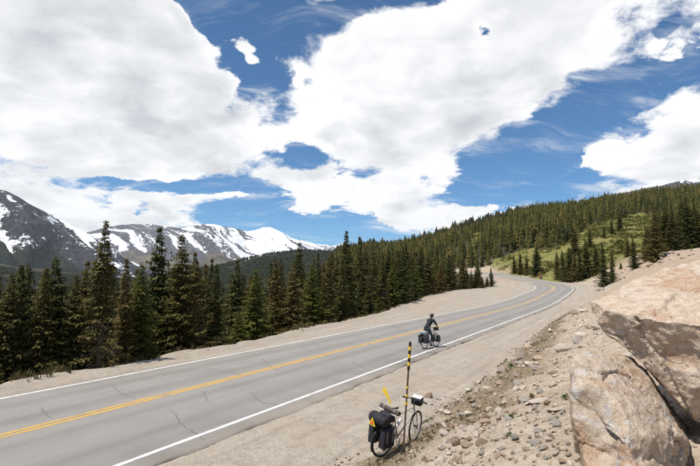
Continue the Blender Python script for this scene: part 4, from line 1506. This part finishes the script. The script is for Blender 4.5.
def shrub(seed, n=70):
    r = np.random.default_rng(seed)
    mb = MB()
    for i in range(n):
        a = r.uniform(0, 6.28); e = r.uniform(.25, 1.45); l = r.uniform(.35, 1.0)
        d0 = np.array([math.cos(a) * math.cos(e), math.sin(a) * math.cos(e), math.sin(e)])
        p = d0 * l * .45; q = d0 * l
        s_ = np.cross(d0, r.normal(size=3)); s_ = s_ / np.linalg.norm(s_) * .085
        mb.add([p, (p + q) / 2 + s_, q, (p + q) / 2 - s_], [(0, 1, 2, 3)])
    return mb


M_SHRUB = {'green': simple('green_leaves', (0.075, 0.115, 0.028), .7, .4, 6), 'dry': simple('dry_leaves', (0.20, 0.145, 0.075), .85, .4, 6)}
SHR = {}
for k in M_SHRUB:
    mb = shrub(7 if k == 'green' else 8)
    SHR[k] = new_mesh('leaves', mb.v, mb.f); SHR[k].materials.append(M_SHRUB[k])
mb = MB()
for i in range(7):
    a = i * .9
    mb.tube([(0, 0, -.1), (.12 * math.cos(a), .12 * math.sin(a), .35), (.22 * math.cos(a), .22 * math.sin(a), .7)], [.03, .022, .01], 4)
STEM = new_mesh('stem', mb.v, mb.f); STEM.materials.append(M_DEAD)
for px, py, sz, kd, lab in [(511, 419, 5.5, 'green', 'bright green tuft on the dirt slope above another green plant'), (510, 436, 5, 'green', 'lower green tuft beside the jagged grey rock'),
                            (546, 406, 5, 'dry', 'dry brown weed on the dirt slope near the angular boulder'), (565, 400, 6, 'green', 'green weed close against the angular boulder'),
                            (511, 367, 4.5, 'green', 'small green weed at the edge of the gravel strip'), (532, 398, 6, 'dry', 'wide dry weed midway up the dirt slope'),
                            (556, 420, 5, 'dry', 'dry tuft beside the dark grey rock'), (470, 402, 5, 'dry', 'dry weed in the brown turf strip'), (580, 420, 4.5, 'green', 'green sprig at the foot of the angular boulder')]:
    p = on_ground(px, py, 3, 80)
    o = empty('weed', p, (0, 0, rrng.uniform(0, 6)))
    k = sz / F * p[1]
    o.scale = (k, k, k)
    tag(o, lab, 'plant')
    obj('leaves', SHR[kd], None, o); obj('stem', STEM, None, o)
# bushes at the forest edge
for px, yb, sz, kd, lab in [(322, 322, 14, 'green', 'leafy green bush in front of the spruces by the pull-out'), (338, 320, 11, 'green', 'small bright green bush next to the leafy one by the pull-out'), (310, 326, 10, 'green', 'low green bush at the start of the wide pull-out'),
                            (229, 333, 13, 'dry', 'bare dry bush beneath the spruces at the gravel edge'), (243, 332, 12, 'dry', 'second bare dry bush at the gravel edge, nearer the pull-out'), (215, 336, 9, 'dry', 'small dry bush before the dark gap in the spruces'),
                            (53, 368, 6, 'dry', 'dry weed clump on the gravel edge below the dense spruces'), (97, 363, 7, 'green', 'green weed clump at the foot of the bare-trunked spruce'), (258, 332, 8, 'green', 'green weed clump at the gravel edge past the dry bushes')]:
    p = on_ground(px, yb, 8, 120)
    o = empty('bush', (p[0], p[1], p[2] - .02), (0, 0, rrng.uniform(0, 6)))
    k = sz / F * p[1]
    o.scale = (k * .8, k * .8, k)
    tag(o, lab, 'bush')
    obj('leaves', SHR[kd], None, o); obj('stem', STEM, None, o)

# ------------------------------------------------------------------ bicycles
M_TYRE = simple('tyre_rubber', (0.022, 0.021, 0.02), .8, .3, 30)
M_RIM = simple('rim_metal', (0.42, 0.42, 0.43), .35, .15, 20, metallic=.8)
M_BLACKMETAL = simple('black_metal', (0.025, 0.025, 0.027), .4, .2, 20)
M_FRAME_A = simple('grey_frame_paint', (0.36, 0.34, 0.32), .35, .2, 6)
M_FRAME_B = simple('silver_frame_paint', (0.50, 0.50, 0.52), .35, .15, 6)
M_BAGBLACK = simple('black_bag_cloth', (0.020, 0.020, 0.024), .75, .45, 14, bump=.4)
M_BAGPURPLE = simple('plum_bag_cloth', (0.026, 0.021, 0.030), .75, .4, 14, bump=.4)
M_BAGGREEN = simple('dark_green_bag_cloth', (0.030, 0.038, 0.024), .75, .4, 14, bump=.4)
M_BAGWHITE = simple('white_bag_cloth', (0.66, 0.66, 0.66), .6, .15, 14, bump=.3)
M_BAGGREY = simple('grey_blue_bag_cloth', (0.24, 0.28, 0.31), .7, .25, 14, bump=.3)
M_STRAP = simple('pale_strap', (0.62, 0.60, 0.56), .7, .2, 20)
M_YEL = simple('yellow_cloth', (0.72, 0.50, 0.035), .65, .2, 12)
M_REFY = simple('yellow_border', (0.78, 0.66, 0.04), .5, .1, 12)
M_RED = simple('orange_red_face', (0.72, 0.09, 0.025), .5, .15, 12)
M_MAT = simple('brown_foam_mat', (0.085, 0.065, 0.055), .8, .3, 12)


def wheel(name, parent, y, z=.345, steer=0.0):
    e = empty(name, (0, y, z), (0, 0, steer))
    e.parent = parent
    C = 40
    ring = lambda rr: [(0, rr * math.cos(2 * math.pi * i / C), rr * math.sin(2 * math.pi * i / C)) for i in range(C)]
    MB().tube(ring(.325), .020, 8, closed=True).build('tyre', M_TYRE, e)
    MB().tube(ring(.300), .010, 6, closed=True).build('rim', M_RIM, e)
    MB().tube([(-.05, 0, 0), (-.03, 0, 0), (.03, 0, 0), (.05, 0, 0)], [.012, .022, .022, .012], 10).build('hub', M_BLACKMETAL, e)
    sp = MB()
    for i in range(20):
        a = 2 * math.pi * i / 20
        sp.tube([((.028 if i % 2 else -.028), .02 * math.cos(a + .5), .02 * math.sin(a + .5)), (0, .297 * math.cos(a), .297 * math.sin(a))], .0016, 3, False)
    tag(sp.build('spokes', M_RIM, e), kind='stuff')
    return e


def pannier(name, parent, c, size, mat, lab=None, lean=0.0):
    M = Matrix.Rotation(lean, 3, 'Y')
    o = MB().box(c, size, M, .86).build(name, mat, parent, bevel=.035)
    if lab:
        o['label'] = lab
    fl = MB().box((c[0], c[1], c[2] + size[2] * .47), (size[0] * .98, size[1] * .94, size[2] * .16), M, .8).build('flap', mat, o, bevel=.022)
    for sy in (-.25, .25):
        MB().box((c[0] + math.copysign(size[0] * .49, c[0] if c[0] else 1), c[1] + sy * size[1], c[2] + size[2] * .12), (.012, .022, size[2] * .62), M).build('strap', M_BAGGREY, o)
    return o


def touring_bike(frame_mat, steer=0.0):
    root = empty('touring_bicycle')
    wheel('rear_wheel', root, -.53)
    Rax, Fax, BB = (0, -.53, .345), (0, .55, .345), (0, -.09, .29)
    fr = MB()
    ST, HT, HB = (0, -.235, .80), (0, .395, .86), (0, .435, .74)
    fr.tube([BB, ST], .0165, 10)
    fr.tube([(0, -.225, .775), (0, .40, .835)], .0155, 10)
    fr.tube([BB, HB], .018, 10)
    fr.tube([HT, HB], .021, 10)
    for sx in (-1, 1):
        fr.tube([(sx * .03, -.10, .29), (sx * .055, -.35, .32), (sx * .06, -.53, .345)], .010, 8)
        fr.tube([(sx * .014, -.23, .775), (sx * .05, -.33, .64), (sx * .06, -.53, .345)], .009, 8)
    fr.build('frame', frame_mat, root)
    st = empty('front_end', (0, .42, 0), (0, 0, steer)); st.parent = root
    o_ = -.42
    for sx in (-1, 1):
        MB().tube([(sx * .045, o_ + .435, .74), (sx * .05, o_ + .47, .60), (sx * .05, o_ + .55, .345)], [.014, .012, .009], 8).build('fork_blade', frame_mat, st)
    MB().tube([(0, o_ + .395, .85), (0, o_ + .38, .95), (0, o_ + .46, .985)], .015, 8).build('stem', M_BLACKMETAL, st)
    hb = MB().tube([(-.29, o_ + .40, 1.0), (-.2, o_ + .43, 1.0), (-.06, o_ + .46, .985), (.06, o_ + .46, .985), (.2, o_ + .43, 1.0), (.29, o_ + .40, 1.0)], .0125, 8).build('handlebar', M_BLACKMETAL, st)
    for sx in (-1, 1):
        MB().tube([(sx * .20, o_ + .43, 1.0), (sx * .295, o_ + .398, 1.0)], [.018, .019], 10).build('grip', M_TYRE, hb)
        MB().tube([(sx * .17, o_ + .45, .985), (sx * .23, o_ + .49, .965), (sx * .27, o_ + .475, .96)], .006, 6).build('brake_lever', M_RIM, hb)
    wheel('front_wheel', st, o_ + .55)
    for (r0, yy) in ((.355, -.53),):
        pts = [(0, yy + r0 * math.cos(a), .345 + r0 * math.sin(a)) for a in np.linspace(.6, 3.5, 14)]
        fm = MB()
        for (a, b) in zip(pts[:-1], pts[1:]):
            fm.tube([a, b], .017, 5, False)
        me_pts = pts
        MB().tube(me_pts, [.02] * len(me_pts), 6).build('mudguard', M_BLACKMETAL, root)
    sd = MB()
    sd.add(*saddle_shape())
    so = sd.build('saddle', M_TYRE, root)
    MB().tube([ST, (0, -.265, .93)], .0125, 8).build('seat_post', M_RIM, root)
    cr = MB()
    C = 28
    MB().tube([(.045, BB[1] + .085 * math.cos(2 * math.pi * i / C), BB[2] + .085 * math.sin(2 * math.pi * i / C)) for i in range(C)], .006, 5, closed=True).build('chainring', M_BLACKMETAL, root)
    for sx, (dy, dz) in ((1, (-.02, -.168)), (-1, (.02, .168))):
        c_ = MB().tube([(sx * .06, BB[1], BB[2]), (sx * .075, BB[1] + dy, BB[2] + dz)], [.013, .010], 6).build('crank', M_RIM, root)
        MB().box((sx * .125, BB[1] + dy, BB[2] + dz), (.09, .075, .02)).build('pedal', M_BLACKMETAL, c_)
    MB().tube([(.045, BB[1], BB[2] + .085), (.045, -.53, .345 + .035), (.045, -.55, .345), (.045, -.53, .345 - .035), (.045, BB[1], BB[2] - .085)], .005, 4).build('chain', M_BLACKMETAL, root)
    rk = MB()
    for sx in (-1, 1):
        rk.tube([(sx * .065, -.30, .745), (sx * .065, -.80, .745)], .006, 6)
        for yy in (-.42, -.60, -.74):
            rk.tube([(sx * .065, yy, .745), (sx * .065, -.54, .36)], .005, 5)
    for yy in (-.30, -.45, -.62, -.80):
        rk.tube([(-.065, yy, .745), (.065, yy, .745)], .005, 5)
    rk.build('rear_rack', M_BLACKMETAL, root)
    return root, st


def saddle_shape():
    vs, fs = [], []
    prof = [(-.135, .075, .0), (-.10, .078, .012), (-.03, .055, .010), (.05, .026, .004), (.12, .018, 0.0), (.14, .010, -.01)]
    K = 8
    for (y, w_, dz) in prof:
        for k in range(K):
            a = 2 * math.pi * k / K
            vs.append((w_ * math.cos(a), -.25 + y, .955 + dz + .022 * math.sin(a)))
    for i in range(len(prof) - 1):
        for k in range(K):
            l = (k + 1) % K
            fs.append((i * K + k, i * K + l, (i + 1) * K + l, (i + 1) * K + k))
    fs += [tuple(range(K - 1, -1, -1)), tuple((len(prof) - 1) * K + k for k in range(K))]
    return vs, fs


def stand_bike(root, rear_px, heading, roll, k=1.0):
    """place by the rear contact point; nose follows the ground under the front wheel"""
    rear, front = -.53 * k, .55 * k
    hx, hy = math.sin(heading), math.cos(heading)
    x, y = rear_px[0] - hx * rear, rear_px[1] - hy * rear
    zr_ = rear_px[2]
    zf = surf_z(x + hx * front, y + hy * front)
    pit = math.atan2(zf - zr_, front - rear)
    zc = zr_ + (zf - zr_) * (-rear) / (front - rear)
    root.location = (x, y, zc + .002)
    root.rotation_euler = (pit, roll, -heading)


def surf_z(x, y):
    S_, d_ = road_sd(np.array([x]), np.array([y]))
    if -PAVE_L < d_[0] < PAVE_R:
        return float(np.interp(S_[0], rs, rz_) + np.interp(S_[0], rs, bk_) * d_[0])
    return gz(x, y)


# the loaded bicycle leaning on the snow stake
bike, front = touring_bike(M_FRAME_A, rad(16))
tag(bike, 'loaded touring bicycle with black bags and a red triangle leaning on the snow stake', 'bicycle')
pannier('pannier', bike, (-.165, -.60, .50), (.17, .34, .40), M_BAGBLACK, lean=rad(-4))
pannier('pannier', bike, (.165, -.60, .50), (.17, .34, .40), M_BAGPURPLE, 'plum-tinged black pannier', rad(4))
tb = MB().tube([(-.24, -.70, .86), (-.23, -.70, .86), (-.19, -.70, .86), (.19, -.70, .86), (.23, -.70, .86), (.24, -.70, .86)], [.05, .085, .115, .115, .085, .05], 14).build('dry_bag', M_BAGBLACK, bike)
for sx in (-.12, .12):
    MB().tube([(sx, -.70 + .12 * math.cos(a), .86 + .12 * math.sin(a)) for a in np.linspace(0, 2 * math.pi, 18)[:-1]], .006, 5, closed=True).build('strap', M_BAGPURPLE, tb)
duf = MB().box((0, -.47, .86), (.34, .24, .18), None, .85).build('rack_bag', M_BAGPURPLE, bike, bevel=.045)
rm = MB().tube([(-.27, -.38, .985), (.27, -.38, .985)], [.048, .048], 14).build('rolled_mat', M_MAT, bike)
for sx in (-.15, .15):
    MB().tube([(sx, -.38 + .051 * math.cos(a), .985 + .051 * math.sin(a)) for a in np.linspace(0, 2 * math.pi, 16)[:-1]], .006, 5, closed=True).build('strap', M_STRAP, rm)
MB().tube([(-.26, -.455, .945), (.0, -.458, .94), (.26, -.455, .945)], .009, 6).build('pale_rod', M_STRAP, bike)
# warning triangle hung at the back of the bags, facing rearwards
tri_c = Vector((-.06, -.835, .80))
def tri_pts(s, dy):
    return [tri_c + Vector((-.5 * s, dy, -.33 * s)), tri_c + Vector((.5 * s, dy, -.33 * s)), tri_c + Vector((0, dy, .62 * s))]
def tri_plate(s, y0, y1):
    a, b = tri_pts(s, y0), tri_pts(s, y1)
    return MB().add(a + b, [(0, 1, 2), (5, 4, 3), (0, 3, 4, 1), (1, 4, 5, 2), (2, 5, 3, 0)])
tp_ = tri_plate(.18, -.006, .006).build('safety_triangle', M_REFY, bike, False)
tri_plate(.108, -.011, -.0065).build('triangle_face', M_RED, tp_, False)
# short whip with a yellow pennant
wp = MB().tube([(-.20, -.42, .80), (-.22, -.40, 1.10), (-.24, -.38, 1.36)], [.005, .004, .003], 5).build('flag_pole', M_STRAP, bike)
pn = MB()
N = 7
vs = []
for i in range(N):
    u = i / (N - 1)
    c_ = Vector((-.24 + .24 * u + .015 * math.sin(5 * u), -.38 + .03 * u, 1.35 - .20 * u - .06 * u * u))
    h_ = .055 * (1 - .55 * u)
    vs += [c_ + Vector((.2 * h_, .2 * h_, h_)), c_ - Vector((.2 * h_, .2 * h_, h_)), c_ + Vector((.2 * h_, .2 * h_ + .004, h_)), c_ - Vector((.2 * h_, .2 * h_ - .004, h_))]
fs = []
for i in range(N - 1):
    a, b = 4 * i, 4 * i + 4
    fs += [(a, b, b + 1, a + 1), (a + 3, b + 3, b + 2, a + 2), (a, a + 2, b + 2, b), (a + 1, b + 1, b + 3, a + 3)]
fs += [(0, 1, 3, 2), (4 * N - 4, 4 * N - 2, 4 * N - 1, 4 * N - 3)]
pn.add(vs, fs).build('pennant', M_YEL, wp)
hbag = MB().box((0, .56 - .42, .93), (.24, .15, .17), None, 1.05).build('handlebar_bag', M_BAGBLACK, front, bevel=.03)
MB().box((0, .56 - .42, 1.022), (.22, .14, .012), Matrix.Rotation(.12, 3, 'X')).build('map_pouch', M_BAGWHITE, hbag)
MB().tube([(-.02, -.13, .50), (-.02, .02, .66)], [.036, .036], 10).build('water_bottle', M_BAGWHITE, bike)
pr = on_ground(382.5, 457, 3, 60)
BIKE_HEAD = rad(48)
BIKE_K = .85
bike.scale = (BIKE_K,) * 3
stand_bike(bike, pr, BIKE_HEAD, rad(9), BIKE_K)

# snow stake
M_STAKE = simple('rusty_steel', (0.085, 0.050, 0.032), .7, .4, 9, bump=.3)
M_BLK = simple('black_band', (0.02, 0.018, 0.016), .6, .3, 9)
pp = on_ground(403, 453.5, 3, 60)
topv = px_dir(410.3, 340)
stake = empty('snow_stake', (pp[0], pp[1], pp[2] - .02))
L_ = CAMZ + topv[2] / topv[1] * pp[1] - pp[2]
lx = (topv[0] / topv[1] * pp[1] - pp[0])
stake.rotation_euler = (0, math.atan2(lx, L_), 0)
tag(stake, 'tall thin rusty snow stake with yellow and black bands at its top', 'snow stake')
MB().tube([(0, 0, -.35), (0, 0, L_)], .016, 10).build('pole', M_STAKE, stake)
nb = 7
for i in range(nb):
    z0 = L_ - .02 - i * .066
    MB().tube([(0, 0, z0 - .064), (0, 0, z0)], .024, 12).build('yellow_band' if i % 2 else 'black_band', M_YEL if i % 2 else M_BLK, stake)
for zz_ in (1.13, .99, .86):
    MB().tube([(0, 0, zz_ - .035), (0, 0, zz_)], .024, 12).build('yellow_tape', M_YEL, stake)
MB().tube([(0, 0, -.02), (0, 0, .09)], [.05, .035], 10).build('base_sleeve', M_BLK, stake)

# ------------------------------------------------------------------ riders
def blob_mesh(name, caps, voxel, smooth_it=4):
    bm = bmesh.new()
    for (p, q, r1, r2) in caps:
        p, q = Vector(p), Vector(q)
        L = (q - p).length
        n = max(2, int(L / (min(r1, r2) * .7)) + 1)
        for i in range(n + 1):
            u = i / n
            m = Matrix.Translation(p.lerp(q, u)) @ Matrix.Scale(r1 + (r2 - r1) * u, 4)
            bmesh.ops.create_icosphere(bm, subdivisions=2, radius=1, matrix=m)
    me0 = bpy.data.meshes.new(name); bm.to_mesh(me0); bm.free()
    tmp = bpy.data.objects.new(name + '_tmp', me0); COL.objects.link(tmp)
    md = tmp.modifiers.new('remesh', 'REMESH'); md.mode = 'VOXEL'; md.voxel_size = voxel
    s_ = tmp.modifiers.new('smooth', 'SMOOTH'); s_.iterations = smooth_it; s_.factor = .5
    me = bpy.data.meshes.new_from_object(tmp.evaluated_get(bpy.context.evaluated_depsgraph_get()))
    bpy.data.objects.remove(tmp); bpy.data.meshes.remove(me0)
    me.name = name
    me.polygons.foreach_set('use_smooth', np.ones(len(me.polygons), bool))
    return me


M_SKIN = simple('skin', (0.40, 0.22, 0.15), .55, .12, 8)
M_JACKET = simple('navy_black_jacket', (0.011, 0.012, 0.018), .75, .35, 10, bump=.4)
M_REDJ = simple('red_jacket', (0.50, 0.055, 0.045), .75, .25, 10, bump=.4)
M_LEGS = simple('dark_teal_tights', (0.028, 0.055, 0.070), .75, .3, 10, bump=.4)
M_HELM = simple('dark_helmet', (0.022, 0.022, 0.024), .35, .2, 10)
M_SHOE = simple('black_shoes', (0.02, 0.02, 0.02), .6, .2, 10)
M_HAIR = simple('brown_hair', (0.05, 0.032, 0.02), .7, .3, 30)
M_EYE = simple('eye_white', (0.6, 0.6, 0.58), .3, .05, 10)

HIP = {1: (.095, -.25, .985), -1: (-.095, -.25, .985)}
KNEE = {1: (.115, .0, .615), -1: (-.12, .17, .865)}
ANK = {1: (.125, -.165, .215), -1: (-.125, -.11, .535)}
TOE = {1: (.128, -.02, .155), -1: (-.128, .02, .488)}
SH = {s: (s * .175, .075, 1.425) for s in (1, -1)}
EL = {s: (s * .255, .235, 1.185) for s in (1, -1)}
WR = {s: (s * .255, .355, 1.035) for s in (1, -1)}


def lean_fwd(p):
    u = max(0.0, (p[2] - 1.05) / .6)
    return (p[0], p[1] + .11 * u, p[2] - .05 * u)


SH = {s: lean_fwd(SH[s]) for s in SH}


def body_caps():
    c = [((0, -.27, 1.02), (0, -.16, 1.17), .135, .12), ((0, -.16, 1.17), (0, .0, 1.36), .12, .145), ((0, .0, 1.36), (0, .05, 1.43), .145, .10),
         ((-.13, .06, 1.42), (.13, .06, 1.42), .075, .075), ((0, .06, 1.46), (0, .125, 1.56), .058, .052),
         ((0, .15, 1.64), (0, .155, 1.69), .082, .088), ((0, .185, 1.60), (0, .17, 1.64), .055, .075),
         ((0, .245, 1.655), (0, .262, 1.628), .010, .014), ((0, .225, 1.575), (0, .215, 1.58), .022, .028)]
    c = [(lean_fwd(p), lean_fwd(q), a, b) for p, q, a, b in c]
    for s in (1, -1):
        c += [(HIP[s], KNEE[s], .088, .056), (KNEE[s], tuple(np.array(KNEE[s]) * .6 + np.array(ANK[s]) * .4), .055, .052),
              (tuple(np.array(KNEE[s]) * .6 + np.array(ANK[s]) * .4), ANK[s], .052, .034), (ANK[s], TOE[s], .036, .030),
              (SH[s], EL[s], .052, .040), (EL[s], WR[s], .039, .027), ((0, -.25, .99), HIP[s], .12, .10)]
        # ear
        c.append((lean_fwd((s * .083, .145, 1.655)), lean_fwd((s * .088, .14, 1.635)), .014, .011))
        # palm on the grip, four fingers curling over the bar and a thumb under it
        wx, wy, wz = WR[s]
        c.append(((wx, wy, wz), (wx, wy + .04, wz + .002), .026, .024))
        for k, (dx, ln) in enumerate(((-.033, .90), (-.011, 1.0), (.011, .95), (.032, .8))):
            a = (wx + dx, wy + .045, wz + .005); b = (wx + dx, wy + .045 + .035 * ln, wz - .012)
            e_ = (wx + dx, wy + .045 + .030 * ln, wz - .042 * ln); f_ = (wx + dx, wy + .045 + .008, wz - .055 * ln)
            c += [(a, b, .0105, .0095), (b, e_, .0095, .009), (e_, f_, .009, .008)]
        c += [((wx - s * .030, wy + .015, wz - .006), (wx - s * .046, wy + .040, wz - .030), .0115, .010), ((wx - s * .046, wy + .040, wz - .030), (wx - s * .040, wy + .062, wz - .046), .010, .0085)]
    return c


def rider(jacket_mat, label):
    root = obj('person', blob_mesh('person', body_caps(), .0085, 3), M_SKIN)
    tag(root, label, 'person')
    jc = [((0, -.265, 1.05), (0, -.16, 1.17), .145, .133), ((0, -.16, 1.17), (0, .0, 1.36), .133, .158), ((0, .0, 1.36), (0, .05, 1.43), .158, .112),
          ((-.13, .06, 1.42), (.13, .06, 1.42), .088, .088), ((0, .06, 1.46), (0, .085, 1.495), .068, .066)]
    jc = [(lean_fwd(p), lean_fwd(q), a, b) for p, q, a, b in jc]
    for s in (1, -1):
        mid = tuple(np.array(EL[s]) * .75 + np.array(WR[s]) * .25)
        jc += [(SH[s], EL[s], .066, .054), (EL[s], mid, .053, .046)]
    obj('jacket', blob_mesh('jacket', jc, .014), jacket_mat, root)
    lc = [((0, -.27, 1.0), (0, -.24, 1.06), .140, .138)]
    for s in (1, -1):
        low = tuple(np.array(KNEE[s]) * .12 + np.array(ANK[s]) * .88)
        lc += [((0, -.25, .99), HIP[s], .128, .112), (HIP[s], KNEE[s], .100, .066), (KNEE[s], low, .063, .044)]
    obj('tights', blob_mesh('tights', lc, .014), M_LEGS, root)
    for s in (1, -1):
        a = np.array(ANK[s]); b = np.array(TOE[s])
        obj('shoe', blob_mesh('shoe', [(tuple(a + [0, -.045, -.045]), tuple(b + [0, .03, -.012]), .036, .030), (tuple(a + [0, -.02, -.01]), tuple(a + [0, 0, .02]), .042, .042)], .012), M_SHOE, root)
        obj('eye', blob_mesh('eye', [(lean_fwd((s * .03, .235, 1.66)), lean_fwd((s * .031, .236, 1.66)), .011, .011)], .005, 0), M_EYE, root)
    obj('hair', blob_mesh('hair', [(lean_fwd((0, .105, 1.655)), lean_fwd((0, .11, 1.61)), .080, .060)], .014), M_HAIR, root)
    # helmet: shell with ridges
    vs, fs = [], []
    K, J = 28, 9
    for j in range(J):
        ph = (j / (J - 1)) * (math.pi * .5)
        for k in range(K):
            a = 2 * math.pi * k / K
            rg = 1 + .035 * math.cos(7 * a) * math.cos(ph)
            vs.append((.112 * rg * math.cos(ph) * math.cos(a), .14 + .145 * rg * math.cos(ph) * math.sin(a), 1.685 + .115 * math.sin(ph) * (1 + .02 * math.cos(6 * a))))
    for j in range(J - 1):
        for k in range(K):
            l = (k + 1) % K
            fs.append((j * K + k, j * K + l, (j + 1) * K + l, (j + 1) * K + k))
    fs.append(tuple(range(K - 1, -1, -1)))
    vs = [(x, y + .118, z - .054) for x, y, z in vs]
    MB().add(vs, fs).build('helmet', M_HELM, root)
    return root


rbike, rfront = touring_bike(M_FRAME_B)
tag(rbike, 'silver touring bicycle with four dark panniers ridden by the person in navy', 'bicycle')
pannier('pannier', rbike, (-.165, -.60, .50), (.17, .34, .40), M_BAGBLACK, lean=rad(-4))
pannier('pannier', rbike, (.165, -.60, .50), (.17, .34, .40), M_BAGBLACK, lean=rad(4))
pannier('pannier', rfront, (-.15, .13, .42), (.14, .28, .32), M_BAGGREEN, lean=rad(-3))
pannier('pannier', rfront, (.15, .13, .42), (.14, .28, .32), M_BAGGREEN, lean=rad(3))
MB().box((0, .60 - .42, .93), (.24, .16, .18), None, 1.05).build('handlebar_bag', M_BAGGREEN, rfront, bevel=.03)
MB().tube([(-.20, -.62, .82), (-.17, -.62, .82), (.17, -.62, .82), (.20, -.62, .82)], [.05, .085, .085, .05], 12).build('dry_bag', M_BAGGREY, rbike)
dv = px_dir(425, 349); tt = -CAMZ / dv[2]
stand_bike(rbike, (dv[0] * tt, dv[1] * tt, 0.0), float(np.interp(7, rs, th_)) + rad(12), rad(-2))
man = rider(M_JACKET, 'cyclist in a navy-black jacket, teal tights and dark helmet riding on the road')
man.location = rbike.location; man.rotation_euler = rbike.rotation_euler

fb = copy_tree(rbike)
fb['label'] = 'small far touring bicycle ridden by the person in red at the bend'
q = on_ground(541.5, 279.8, 90, 250)
S_, d_ = road_sd(np.array([q[0]]), np.array([q[1]]))
stand_bike(fb, (q[0], q[1], surf_z(q[0], q[1])), float(np.interp(S_[0], rs, th_)), rad(1))
man2 = copy_tree(man)
man2['label'] = 'far cyclist in a red jacket rounding the bend before the full dark spruce'
for ch in man2.children:
    if ch.name.startswith('jacket'):
        ch.data = ch.data.copy(); ch.data.materials.clear(); ch.data.materials.append(M_REDJ)
man2.location = fb.location; man2.rotation_euler = fb.rotation_euler

# ------------------------------------------------------------------ air: thin mountain haze round the whole place
M_HAZE = bpy.data.materials.new('haze_air')
M_HAZE.use_nodes = True
t = NT(M_HAZE.node_tree)
pvn = t.n('ShaderNodeVolumePrincipled', {'Color': (0.80, 0.89, 1.0), 'Density': 0.000022, 'Anisotropy': 0.25})
t.n('ShaderNodeOutputMaterial', {'Volume': pvn})
zlo, zhi = float(gzv.min()) - 120, 1350.0
HB = 15600.0
hv = [(sx * HB, sy * HB, z) for z in (min(zlo, -520.0), zhi) for sx, sy in ((-1, -1), (1, -1), (1, 1), (-1, 1))]
hz = new_mesh('haze', hv, [(3, 2, 1, 0), (4, 5, 6, 7), (0, 1, 5, 4), (1, 2, 6, 5), (2, 3, 7, 6), (3, 0, 4, 7)])
tag(obj('haze', hz, M_HAZE), 'thin pale blue mountain haze filling the valley air', 'haze', kind='stuff')
